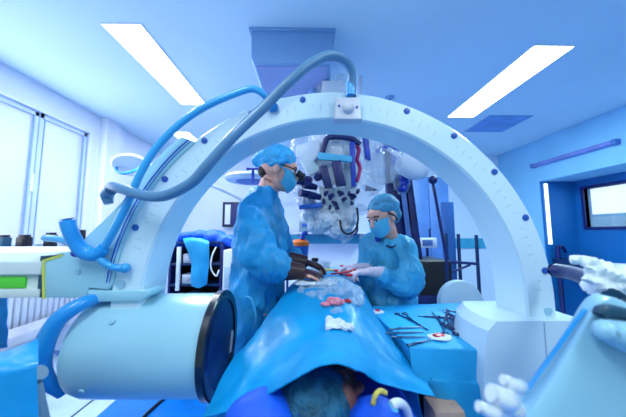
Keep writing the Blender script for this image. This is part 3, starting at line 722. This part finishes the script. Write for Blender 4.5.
# ================================================================== MICROSCOPE
t = thing('surgical_microscope', 'surgical microscope wrapped in clear plastic hanging above the patient', 'microscope', (.1, 1.9, 1.3))
Y = 1.85
def slab(q, th, m, name, par, bev=.004):
    b = B(); prism(b, P(*q), (0, th, 0), bev); return obj(name, b, m, par)
slab([(312, 128, Y), (340, 124, Y), (346, 165, Y), (314, 170, Y)], .16, 'white_plastic', 'head_housing', t, .01)
slab([(296, 146, Y-.05), (318, 138, Y-.05), (322, 152, Y-.05), (310, 166, Y-.05), (296, 156, Y-.05)], .1, 'white_plastic', 'side_arm', t, .01)
slab([(300, 160, Y-.05), (312, 158, Y-.05), (322, 170, Y-.05), (310, 176, Y-.05)], .08, 'pale_plastic', 'side_cover', t, .01)
b = B(); tube(b, P((321, 158, Y-.06), (324, 146, Y-.06), (328, 138, Y-.06), (340, 137, Y-.06), (352, 139, Y-.06), (360, 145, Y-.06)), .021, 10, 4); obj('frame_bar', b, 'navy', t)
slab([(319, 166, Y-.12), (327, 165, Y-.12), (333, 187, Y-.12), (325, 188, Y-.12)], .05, 'navy', 'strut', t, .003)
slab([(332, 161, Y-.12), (341, 160, Y-.12), (346, 185, Y-.12), (337, 186, Y-.12)], .05, 'navy', 'strut', t, .003)
slab([(328, 168, Y-.03), (333, 167, Y-.03), (337, 184, Y-.03), (333, 184, Y-.03)], .05, 'white_plastic', 'label_panel', t, .003)
slab([(344, 140, Y-.02), (354, 140, Y), (358, 186, Y), (345, 188, Y)], .12, 'pale_plastic', 'optics_column', t, .01)
for q in ([(350, 142, Y-.1), (355, 142, Y-.1), (356, 186, Y-.1), (352, 186, Y-.1)], [(363, 136, Y-.08), (369, 140, Y-.08), (371, 160, Y-.08), (366, 158, Y-.08)]): slab(q, .04, 'navy_bright', 'side_rail', t, .003)
slab([(318, 152, Y-.11), (352, 156, Y-.11), (352, 162, Y-.11), (318, 159, Y-.11)], .03, 'mask_blue', 'cross_band', t, .003)
slab([(299, 205, Y-.1), (322, 202, Y-.1), (322, 207, Y-.1), (299, 209, Y-.1)], .06, 'bowl_blue', 'lower_handle', t, .004)
for px, py in ((300, 176), (308, 180), (318, 177)):
    b = B(); p = at(px, py, Y-.08); lathe(b, p, (-.3, -.9, -.2), [(-.04, .024), (.01, .03), (.016, .02), (.03, .02)], 18); obj('focus_ring', b, 'navy', t)
b = B(); tube(b, P((356, 146, Y-.07), (359, 150, Y-.07), (357, 160, Y-.07), (360, 168, Y-.07), (357, 182, Y-.07)), .021, 10, 4, .6); obj('strap', b, 'magenta', t)
for px, py in ((302, 182), (310, 186), (306, 194), (314, 196)):
    b = B(); p = at(px, py, Y-.1); lathe(b, p, (-.8, -.5, .1), [(-.05, .02), (.0, .026), (.03, .024), (.035, .028), (.05, .028)], 20); obj('eyepiece', b, 'navy', t)
for px, py, q in ((326, 193, .014), (331, 196, .017), (335, 203, .012), (341, 193, .014), (337, 207, .011), (344, 199, .012), (324, 201, .011), (349, 193, .009), (353, 196, .016), (358, 191, .012), (352, 203, .009), (330, 207, .010)):
    b = B(); p = at(px, py, Y-.1); lathe(b, p, (.5*math.sin(px), -.9, .4*math.cos(py*2)), [(-.03, q), (.01, q*1.1), (.012, q*.7), (.03, q*.65)], 14); box(b, p+V((-q, -.01, -q*1.6)), p+V((q*.4, .03, -q*.2)), .002); obj('control_knob', b, 'navy', t)
slab([(318, 186, Y), (358, 188, Y), (352, 214, Y), (322, 214, Y)], .14, 'pale_plastic', 'lower_optics', t, .012)
b = B()
for px, py, q in ((312, 212, .07), (328, 218, .09), (345, 216, .08), (318, 226, .06), (340, 228, .07), (306, 203, .05)): ell(b, at(px, py, Y+.02), (q, .07, q*.8))
fb = fuse(b, .008, 3); crumple(fb, .05, 9, 14, (1, 1, .7), True); obj('lower_cover', fb, 'gauze', t)
b = B(); lathe(b, at(338, 214, Y+.06), (0, 0, -1), [(0, .06), (.03, .06), (.05, .045), (.08, .045)], 24); obj('objective_lens', b, 'navy', t)
tbo('cable', P((357, 208, Y-.1), (358, 220, Y-.1), (355, 230, Y-.1), (348, 234, Y-.1), (342, 230, Y-.1), (340, 220, Y-.1)), .007, 'black', t, 8)
slab([(322, 80, 1.95), (345, 80, 1.95), (347, 130, 1.95), (322, 130, 1.95)], .14, 'white_plastic', 'suspension_arm', t, .01)
slab([(366, 185, Y), (378, 190, Y), (366, 191, Y)], .03, 'navy', 'side_lever', t, .001)
b = B()
for px, py, yy, r in ((303, 150, Y, .09), (322, 150, Y, .15), (345, 150, Y, .17), (368, 150, Y, .16), (384, 160, Y, .12), (306, 188, Y, .09), (330, 190, Y, .17), (355, 190, Y, .15), (340, 84, 2.0, .06), (325, 88, 2.0, .06), (332, 112, 2.0, .13), (355, 118, 2.0, .14), (322, 215, Y, .12), (345, 220, Y, .12), (308, 216, Y, .06), (372, 200, Y+.1, .10)):
    ell(b, at(px, py, yy)+V((0, .07, 0)), (r, .12, r*1.25))
fb = fuse(b, .011, 8); crumple(fb, .06, 4.0, 4, (1, 1, .25), True); crumple(fb, .016, 10, 8, (1, 1, .25), True)
obj('plastic_cover', fb, 'plastic_film', t)
# microscope floor stand (dark struts behind the assistant)
t = thing('microscope_stand', 'tall dark navy stand with leaning struts behind the assistant on the right', 'stand', (.95, 2.2, 0))
Y = 2.15
slab([(385, 140, Y), (398, 146, Y), (406, 175, Y), (412, 300, Y), (400, 300, Y), (388, 190, Y)], .08, 'navy', 'strut', t, .006)
slab([(398, 160, Y-.05), (402, 160, Y-.05), (418, 290, Y-.05), (414, 290, Y-.05)], .03, 'slate_blue', 'cable_duct', t, .003)
slab([(404, 160, Y), (410, 162, Y), (427, 290, Y), (419, 290, Y)], .07, 'navy', 'strut', t, .004)
b = B(); box(b, (.72, 2.05, .0), (1.15, 2.4, 1.12), .03); obj('base_cabinet', b, 'black', t)
b = B(); box(b, (.75, 2.03, .5), (1.2, 2.06, .85), .01); obj('panel', b, 'navy', t)
b = B(); tube(b, P((378, 150, Y-.06), (388, 148, Y-.06), (396, 160, Y-.06), (404, 180, Y-.06), (402, 190, Y-.06)), .03, 12, 4); fb = fuse(b, .01, 2); crumple(fb, .03, 14, 3); obj('wrapped_joint', fb, 'navy_bright', t)
b = B(); ell(b, at(372, 160, Y+.1), (.13, .09, .33), None, 24); ell(b, at(400, 170, Y), (.09, .07, .22)); fb = fuse(b, .012, 2); crumple(fb, .03, 10, 13, (1, 1, .4), True); obj('plastic_sleeve', fb, 'clear_film', t)
# white surgical lamp head
t = thing('surgical_lamp', 'white tapered lamp head with a dark knob right of the plastic-wrapped microscope', 'surgical light', at(415, 170, 2.0))
a = at(402, 158, 2.0); c = at(430, 177, 1.95); b = B(); lathe(b, a, c-a, [(-.02, .05), (0, .10), (.06, .115), (.15, .105), (.21, .07), (.235, .03)], 32); obj('shell', b, 'white_plastic', t)
b = B(); ell(b, at(433, 180, 1.9), .032); obj('knob', b, 'navy', t)
tbo('pole', P((433, 184, 1.9), (437, 205, 1.9), (441, 228, 1.9), (446, 255, 1.9)), .011, 'navy', t, 10)
cyo('pole_foot', at(446, 255, 1.9), V((at(446, 255, 1.9).x, 1.9, 0)), .012, 'navy', t)
tbo('arm', [a, a+V((-.1, .1, .12)), V((.5, 2.3, 2.2)), V((.5, 2.35, ZC))], .02, 'white_plastic', t, 10)
# posts and frame on the right of the arch
t = thing('equipment_rack', 'dark blue upright posts with a crossbar seen through the right of the arch', 'equipment rack', (1.4, 2.5, 0))
Y = 2.5
x0, x1 = at(446, 260, Y).x, at(456.5, 260, Y).x; b = B(); box(b, (x0, Y, 0), (x1, Y+.06, at(450, 202, Y).z), .004); obj('post', b, 'pillar_blue', t)
for px, py in ((446.5, 233), (459, 234), (477, 235)):
    x = at(px, 260, Y).x; b = B(); box(b, (x-.012, Y-.02, 0), (x+.012, Y+.004, at(px, py, Y-.02).z), .003); obj('post', b, 'dark_steel', t)
tbo('crossbar', P((420, 262, Y-.05), (450, 262, Y-.04), (478, 264, Y-.03)), .014, 'navy', t, 8)
tbo('diagonal_bar', P((424, 276, Y-.08), (448, 273, Y-.07), (470, 265, Y-.04)), .011, 'navy', t, 8)
tbo('crossbar', P((420, 300, Y-.05), (450, 300, Y-.05), (478, 302, Y-.04)), .014, 'navy', t, 8)
# pale rounded device
t = thing('infusion_pump', 'pale rounded device with two half-disc ends standing behind the instrument table', 'medical device', (1.0, 1.7, 0))
def halfdisc(px, py, r, y, th, name):
    c = at(px, py, y); poly = [c+V((r*math.cos(a), 0, r*math.sin(a))) for a in [PI*k/16 for k in range(17)]]
    b = B(); prism(b, poly+[c+V((-r, 0, -.12)), c+V((r, 0, -.12))][0:2], (0, th, 0), .006); return obj(name, b, 'pale_plastic', t)
halfdisc(462, 303, .135, 1.62, .05, 'front_disc'); halfdisc(470, 304, .10, 1.72, .12, 'rear_disc')
cyo('pedestal', (at(462, 303, 1.66).x, 1.66, .04), (at(462, 303, 1.66).x, 1.66, at(462, 303, 1.66).z-.1), .03, 'pale_plastic', t)
cyo('base', (at(462, 303, 1.66).x, 1.66, .0), (at(462, 303, 1.66).x, 1.66, .05), .12, 'pale_plastic', t)
# small display box by the posts
t = thing('control_box', 'small white control box on the rack right of the assistant', 'control box', at(428, 243, 2.75))
p = at(421, 248, 2.75); q = at(437, 238, 2.75); bxo('case', (p.x, 2.75, p.z), (q.x, 2.85, q.z), 'white_plastic', t, .006); bxo('screen', (p.x+.02, 2.744, p.z+.025), (q.x-.05, 2.752, q.z-.02), 'slate_blue', t, .001)
cyo('support_pole', ((p.x+q.x)/2, 2.8, 0), ((p.x+q.x)/2, 2.8, p.z), .015, 'navy', t)
for i, (px, py, r) in enumerate(((416, 276, .05), (424, 284, .045), (433, 283, .035))):
    pass
# slate cabinet on back wall
t = thing('tall_cabinet', 'tall slate blue cabinet against the back wall behind the stand', 'cabinet', (2.0, 4.6, 0))
bxo('body', (1.72, 4.35, 0), (2.42, 4.86, 2.3), 'slate_blue', t, .01)
for x in (1.73, 2.075): bxo('door', (x, 4.33, .05), (x+.335, 4.352, 2.27), 'slate_blue', t, .004)
bxo('door_handle', (2.04, 4.31, 1.2), (2.06, 4.335, 1.4), 'dark_steel', t, .004)
S('trim_8', (2.44, YB-.03, 1.03), (3.74, YB, 1.22), 'teal_rail', bev=.008)
# ================================================================== BACKGROUND LEFT
t = cart = thing('equipment_cart', 'equipment trolley with open shelves seen under the left side of the arch', 'trolley', (-1.2, 2.7, 0))
Y = 2.55
xa, xb, xc = at(170, 260, Y).x, at(194, 260, Y).x, at(221, 260, Y).x
for x in (xa, xc): bxo('side_frame', (x-.012, Y, .06), (x+.012, Y+.45, 1.24), 'navy', t, .004)
for z in (.15, .62, .82, 1.02, 1.23): bxo('shelf', (xa, Y, z), (xc, Y+.45, z+.02), 'dark_steel', t, .003)
bxo('back_panel', (xa, Y+.44, .1), (xc, Y+.46, 1.2), 'black', t, .002)
for x in (xa, xc):
    for y in (Y+.03, Y+.42): cyo('caster', (x-.012, y, .032), (x+.012, y, .032), .032, 'black', t)
bxo('silver_strip', (at(177, 260, Y).x, Y-.012, .78), (at(181, 260, Y).x, Y+.01, 1.2), 'chrome', t, .002)
for i, (px0, px1, y0, y1, lab, m) in enumerate(((183, 192, 248, 255, 'cream box on the top shelf of the trolley', 'cream_block'), (182, 192, 263, 273, 'white lens-fronted unit on the middle shelf of the trolley', 'white_plastic'), (182, 192, 279, 286, 'white box on the lower shelf of the trolley', 'white_plastic'))):
    z0 = (.84, 1.04, .64)[(1, 0, 2)[i]]; p0, p1 = at(px0, y1, Y+.02), at(px1, y0, Y+.02)
    tt = thing('device_box', lab, 'medical device', (p0.x, Y, z0), 'boxes on the trolley shelves'); bxo('case', (p0.x, Y+.02, z0), (p1.x, Y+.25, z0+.09), m, tt, .006)
    b = B(); lathe(b, ((p0.x+p1.x)/2, Y+.022, z0+.045), (0, -1, 0), [(0, .03), (.012, .028), (.014, .02)], 20); obj('dial', b, 'cream_block', tt)
b = B(); sheet(b, [P((183, 239, Y+.1), (196, 238, Y+.1), (208, 240, Y+.1)), P((184, 241, Y-.02), (197, 240, Y-.03), (209, 243, Y-.02)), P((191, 262, Y-.03), (200, 262, Y-.04), (209, 264, Y-.03)), P((191, 286, Y-.03), (199, 288, Y-.04), (207, 284, Y-.03))], 6, 6, .012, 8, .004, 2)
tag(obj('hanging_cloth', b, 'drape_table'), 'cyan cloth hanging down the front of the trolley', 'cloth')
b = B()
for px, py, r in ((190, 234, .10), (180, 240, .06), (203, 233, .09), (215, 235, .11), (226, 240, .12), (200, 240, .08)):
    ell(b, at(px, py, Y+.15)+V((0, .02, -.02)), (r, .16, r*.7))
fb = fuse(b, .014, 3); crumple(fb, .05, 4.5, 3, (1, 1, 1))
tag(obj('cloth_bundle', fb, 'drape_royal'), 'crumpled royal blue cloth bundle on top of the trolley', 'cloth')
# dark chairs/cable drum beside it
tbo('cable_loop', P((216, 247, 2.53), (212, 256, 2.5), (211, 268, 2.5), (216, 276, 2.5), (219, 270, 2.5)), .007, 'cloth_white', cart, 8)
t = thing('side_cabinet', 'white narrow cabinet on wheels between the trolley and the surgeon', 'cabinet', (-.75, 2.4, 0))
p0, p1 = at(222, 290, 2.45), at(240, 250, 2.45)
bxo('body', (p0.x, 2.45, .06), (p1.x, 2.85, p1.z), 'white_plastic', t, .01); bxo('drawer', (p0.x+.015, 2.44, .82), (p1.x-.015, 2.455, 1.02), 'pale_plastic', t, .004)
bxo('drawer', (p0.x+.015, 2.44, .5), (p1.x-.015, 2.455, .8), 'pale_plastic', t, .004)
for x in (p0.x+.03, p1.x-.03): cyo('caster', (x-.01, 2.5, .03), (x+.01, 2.5, .03), .03, 'black', t)
# monitor
t = thing('monitor', 'dark wall monitor showing a white strip, left of the surgeon', 'monitor', at(234, 216, 4.6))
p0, p1 = at(222, 227, 4.75), at(250, 202, 4.75)
bxo('bezel', (p0.x, 4.75, p0.z), (p1.x, 4.80, p1.z), 'black', t, .006)
bxo('screen', (p0.x+.03, 4.744, p0.z+.03), (p1.x-.03, 4.752, p1.z-.03), 'navy', t, .001)
bxo('screen_image', (p0.x+.05, 4.738, p0.z+.05), (p0.x+.15, 4.746, p1.z-.05), 'white_plastic', t, .001)
bxo('wall_bracket', (p0.x+.15, 4.8, p0.z+.15), (p0.x+.3, YB, p0.z+.3), 'black', t, .002)
# theatre lamp with T handle
t = thing('theatre_lamp', 'flat white round theatre lamp with a blue T-shaped handle behind the surgeon', 'surgical light', at(248, 178, 2.7))
c = at(251, 179, 2.7); b = B(); lathe(b, c, (0, 0, 1), [(-.03, .16), (-.025, .25), (.0, .27), (.03, .24), (.06, .12), (.07, .05)], 36); obj('dome', b, 'pale_plastic', t)
b = B(); lathe(b, c+V((0, 0, -.031)), (0, 0, 1), [(-.006, .15), (0, .155)], 30); obj('lens', b, 'slate_blue', t)
p = at(253, 170, 2.42); b = B(); tube(b, [p+V((0, 0, -.12)), p+V((0, 0, .0))], .014, 10, 1); tube(b, [p+V((-.06, 0, .01)), p+V((.06, 0, .01))], .017, 10, 1); obj('handle', b, 'navy_bright', t)
b = B(); ell(b, p+V((.05, .02, .08)), .035); obj('knob', b, 'navy', t)
tbo('arm', [c+V((0, 0, .07)), c+V((.1, .3, .14)), c+V((.35, 1.0, .12)), V((c.x+.5, YB, 1.95))], .028, 'white_plastic', t, 12)
t = thing('theatre_lamp', 'small white theatre lamp with a blue rim left of the arch', 'surgical light', at(128, 166, 2.6))
c = at(131, 165, 2.6); b = B(); lathe(b, c, (.3, -.5, -1), [(-.05, .05), (-.02, .15), (.0, .17), (.02, .155)], 32); obj('dome', b, 'white_plastic', t)
b = B(); tube(b, [c+V((.12*math.cos(a), .08*math.sin(a)-.02, .1*math.sin(a)-.01)) for a in [k*PI/6 for k in range(13)]], .014, 8, 2); obj('rim', b, 'hose_blue', t)
tbo('arm', [c+V((0, .05, .04)), c+V((.25, .2, .0)), c+V((.6, .8, -.1)), V((-1.2, YB, 1.9))], .02, 'white_plastic', t, 10)
# wall shelf with monitor device
t = thing('wall_shelf', 'pale wall shelf behind the microscope on the back wall', 'shelf', (.3, 4.75, 1.32))
p0, p1 = at(294, 233, 4.4), at(372, 230, 4.4)
bxo('board', (p0.x, 4.4, 1.31), (p1.x, YB, 1.335), 'white_plastic', t, .003); bxo('bracket', (p0.x+.1, 4.5, 1.2), (p0.x+.13, YB, 1.31), 'white_plastic', t, .002)
bxo('bracket', (p1.x-.13, 4.5, 1.2), (p1.x-.1, YB, 1.31), 'white_plastic', t, .002)
t = thing('vital_monitor', 'grey green low electronic unit with a dark display on the wall shelf', 'medical device', at(314, 231, 4.45))
p0, p1 = at(299, 231, 4.42), at(328, 221, 4.42)
bxo('case', (p0.x, 4.42, 1.335), (p1.x, 4.7, 1.53), 'grey_green', t, .008); bxo('display', (p0.x+.2, 4.41, 1.43), (p1.x-.05, 4.424, 1.5), 'black', t, .001); bxo('display', (p0.x+.05, 4.41, 1.43), (p0.x+.15, 4.424, 1.49), 'bowl_blue', t, .001)
t = thing('hose_coil', 'dark cable coil hanging at the shelf right of the grey unit', 'cable', at(350, 225, 4.3))
tbo('loop', P((342, 222, 4.38), (343, 232, 4.38), (350, 237, 4.38), (357, 231, 4.38), (356, 222, 4.38), (349, 219, 4.38), (342, 223, 4.38)), .02, 'navy', t, 8)
# mayo stand behind the patient, with bowls
ZM = 1.03
t = thing('side_table', 'pale blue covered table behind the patient between the two people', 'table', (.0, 2.2, 0))
bxo('tabletop', (-.22, 2.02, ZM-.03), (.35, 2.42, ZM), 'cabinet_grey', t, .006)
for x in (-.2, .33):
    for y in (2.04, 2.4): cyo('leg', (x, y, 0), (x, y, ZM-.03), .012, 'steel', t)
def bowl(px, py, Y, r, h, m, name, label, cat):
    c = at(px, py, Y); c.z = ZM; t = thing(name, label, cat, c)
    b = B(); lathe(b, c, (0, 0, 1), [(0, r*.7), (h*.3, r*.85), (h, r), (h+.002, r-.004), (h*.3, r*.8), (.01, r*.6)], 28); obj('bowl', b, m, t); return t, c
t, c = bowl(300, 265, 2.2, .075, .2, 'bowl_blue', 'container', 'blue container with an orange lid and white rim behind the brown gloves', 'container')
b = B(); lathe(b, c+V((0, 0, .2)), (0, 0, 1), [(0, .078), (.03, .078), (.05, .05), (.055, .01)], 26); obj('lid', b, 'orange', t)
b = B(); lathe(b, c+V((0, 0, .10)), (0, 0, 1), [(0, .082), (.018, .084)], 26); obj('rim', b, 'white_plastic', t)
tbo('lid_tab', [c+V((.02, -.03, .25)), c+V((.03, -.03, .30)), c+V((.06, -.02, .31))], .018, 'navy_bright', t, 8)
t, c = bowl(325, 272, 2.08, .05, .08, 'clear', 'glass_bowl', 'clear glass bowl beside the dark-capped jar', 'bowl')
t, c = bowl(315, 272, 2.15, .03, .07, 'white_plastic', 'jar', 'small white jar with a dark cap behind the gloved hands', 'jar')
b = B(); cyl(b, c+V((0, 0, .07)), c+V((0, 0, .10)), .028, n=18); obj('cap', b, 'black', t)
t = thing('tray', 'small yellow tray just behind the gloved hands', 'tray', (.1, 2.06, ZM)); bxo('dish', (.10, 2.03, ZM), (.2, 2.1, ZM+.02), 'yellow', t, .004)
# red instrument held by assistant
t = thing('suction_tube', 'thin red suction tube held over the patient by the assistant', 'surgical tool', at(345, 272, 1.4))
tbo('tube', P((330, 274, 1.4), (340, 273, 1.4), (352, 271, 1.4)), .005, 'blood', t, 8)
# ================================================================== FOREGROUND
t = thing('drape_trolley', 'blue draped trolley blurred in the lower left corner', 'trolley', (-1.0, .6, 0))
b = B(); rows = [P((-60, 372, .62), (-20, 362, .62), (10, 352, .63), (38, 339, .64)), P((-70, 380, .56), (-30, 372, .56), (4, 366, .57), (38, 363, .6)), P((-70, 400, .55), (-30, 392, .55), (2, 388, .56), (37, 373, .59)), P((-70, 450, .55), (-30, 450, .55), (4, 450, .56), (40, 450, .59))]
sheet(b, rows, 6, 6, .004, 9, .004, 3); obj('cloth_cover', b, 'drape_cyan', t)
b = B(); box(b, (-1.3, .60, .2), (-.74, .7, .94), .01); obj('body', b, 'dark_teal', t)
for x in (-1.25, -.8): cyo('leg', (x, .65, 0), (x, .65, .2), .02, 'steel', t)
t = thing('clamp_post', 'pale clamp on a thin post below the blue bow handle at lower left', 'clamp', at(34, 390, .68))
tbo('clamp', P((40, 372, .7), (31, 380, .7), (30, 394, .7)), [.02, .022, .018], 'grey_green', t, 12); cyo('post', at(36, 384, .7), at(50, 450, .72), .012, 'grey_green', t)
t = thing('blue_gown_hanging', 'strip of hanging blue cloth at the left picture edge beneath the support arm', 'cloth', at(0, 320, 1.3))
b = B(); sheet(b, [P((-40, 296, 1.3), (-15, 296, 1.3), (9, 296, 1.32)), P((-40, 325, 1.3), (-15, 325, 1.32), (9, 322, 1.3)), P((-40, 350, 1.3), (-15, 350, 1.3), (8, 347, 1.32))], 5, 5, .01, 8, .004, 1); obj('cloth', b, 'gown_blue', t)
# big blurred machine in the lower right corner
t = thing('foreground_monitor', 'large blurred pale blue equipment panel filling the lower right corner', 'medical equipment', (.55, .4, 0))
Y = .42
pts = P((530, 412, .40), (551, 382, .41), (594, 309, .43), (602, 300, .43), (612, 296, .43), (656, 315, .43), (760, 340, .43), (760, 520, .38), (512, 520, .38), (516, 434, .39))
b = B(); prism(b, pts, (.05, .07, -.01), .008); obj('panel', b, 'foreground_panel', t)
b = B(); prism(b, P((525, 394, .425), (527, 395, .425), (588, 310, .445), (586, 309, .445)), (.002, .008, 0), .001); obj('blue_edge', b, 'handle_blue', t)
b = B(); tube(b, P((604, 330, .40), (630, 338, .40), (690, 355, .40)), [.016, .024, .024], 16); ell(b, at(606, 331, .40), .016); obj('grip_bulge', b, 'foreground_panel', t)
b = B(); tube(b, P((600, 316, .415), (606, 310, .415), (640, 318, .415)), .010, 12); obj('dark_grip', b, 'dark_teal', t)
b = B(); box(b, at(700, 430, .46)+V((-.05, 0, -1.0)), at(700, 430, .46)+V((.05, .1, .0)), .01); obj('stand', b, 'steel', t)
for px, py, yy, r in ((512, 384, .36, .009), (500, 397, .35, .014), (488, 411, .34, .008), (510, 408, .36, .010)):
    b = B(); p = at(px, py, yy); tube(b, [p+V((-.012, 0, .006)), p+V((.006, .0, -.003)), p+V((.02, .01, -.008))], [r*.8, r, r*.9], 20, 6); obj('chrome_knob', b, 'chrome', t)
# white crumpled cover above it
t = thing('white_cover', 'crumpled white plastic cover above the blurred panel at the right edge', 'plastic cover', at(605, 280, .6))
b = B()
for px, py, r in ((578, 262, .012), (587, 267, .022), (596, 275, .036), (607, 282, .042), (616, 287, .044), (630, 286, .048), (645, 290, .055)):
    ell(b, at(px, py, .6), (r, r*.9, r*.8))
fb = fuse(b, .005, 5); crumple(fb, .022, 15, 3, (1, 1, 1), True); obj('sheet', fb, 'cloth_white', t)
tbo('support_bar', P((554, 270, .85), (572, 273, .78), (600, 282, .62)), .022, 'navy', t, 12)
tbo('knob', P((612, 300, .55), (618, 297, .55)), .02, 'dark_teal', t, 12)
cyo('post', at(640, 292, .62), V((at(640, 292, .62).x, .62, 0)), .02, 'navy', t)
# things in the recess on the right
t = thing('wash_basin', 'low white basin in the blue recess below the observation window', 'basin', (4.1, 3.0, .9))
b = B(); c = V((4.08, 3.3, .92)); lathe(b, c, (0, 0, 1), [(-.1, .10), (-.02, .2), (0, .21), (.0, .19), (-.04, .15)], 28); obj('bowl', b, 'white_plastic', t)
bxo('pedestal', (4.05, 3.25, 0), (4.2, 3.35, .83), 'white_plastic', t, .01)
t = thing('tap_stand', 'dark blue tap and dispenser stand by the far end of the blue recess', 'tap', (4.0, 3.95, 0))
p = at(555, 262, 4.0)
cyo('post', (p.x, 3.94, 0), (p.x, 3.94, at(555, 246, 4).z), .03, 'navy', t)
tbo('spout', [V((p.x, 3.94, at(555, 250, 4).z)), V((p.x+.06, 3.93, at(555, 246, 4).z)), V((p.x+.14, 3.95, at(555, 252, 4).z))], .022, 'navy', t, 8)
bxo('counter', (XR+.08, 3.75, .85), (4.28, 4.01, .93), 'dark_steel', t, .004)
# ================================================================== LIGHTS
w = bpy.data.worlds.new('world'); SC.world = w; w.use_nodes = True
bg = w.node_tree.nodes['Background']; bg.inputs[0].default_value = (.52, .84, 1, 1); bg.inputs[1].default_value = .60
def area(name, loc, rot, sx, sy, power, col):
    l = bpy.data.lights.new(name, 'AREA'); l.shape = 'RECTANGLE'; l.size = sx; l.size_y = sy; l.energy = power; l.color = col
    o = bpy.data.objects.new(name, l); COL.objects.link(o); o.location = loc; o.rotation_euler = rot; return o
area('light_panel_left', (-1.35, 2.4, ZC-.02), (0, 0, 0), .26, 1.15, 44, (.90, .94, 1))
area('light_panel_right', (2.0, 2.66, ZC-.02), (0, 0, 0), .3, 1.2, 60, (.62, .96, 1))
area('light_window', (XL-.04, 2.1, 1.9), (0, -PI/2, 0), 1.3, 2.0, 22, (.90, .97, 1))
area('added_fill_rear', (-.7, -.4, ZC-.02), (0, 0, 0), .3, 1.2, 17, (.88, .97, 1))  # added fill light from behind the camera, one per unseen rear panel
area('added_fill_rear', (1.2, -.4, ZC-.02), (0, 0, 0), .3, 1.2, 17, (.8, .96, 1))
area('light_theatre', at(251, 179, 2.7)+V((0, 0, -.05)), (0, 0, 0), .25, .25, 6, (.9, .95, 1))
area('light_recess', (4.0, 2.6, 2.14), (0, 0, 0), .3, 1.4, 8, (.5, .75, 1))
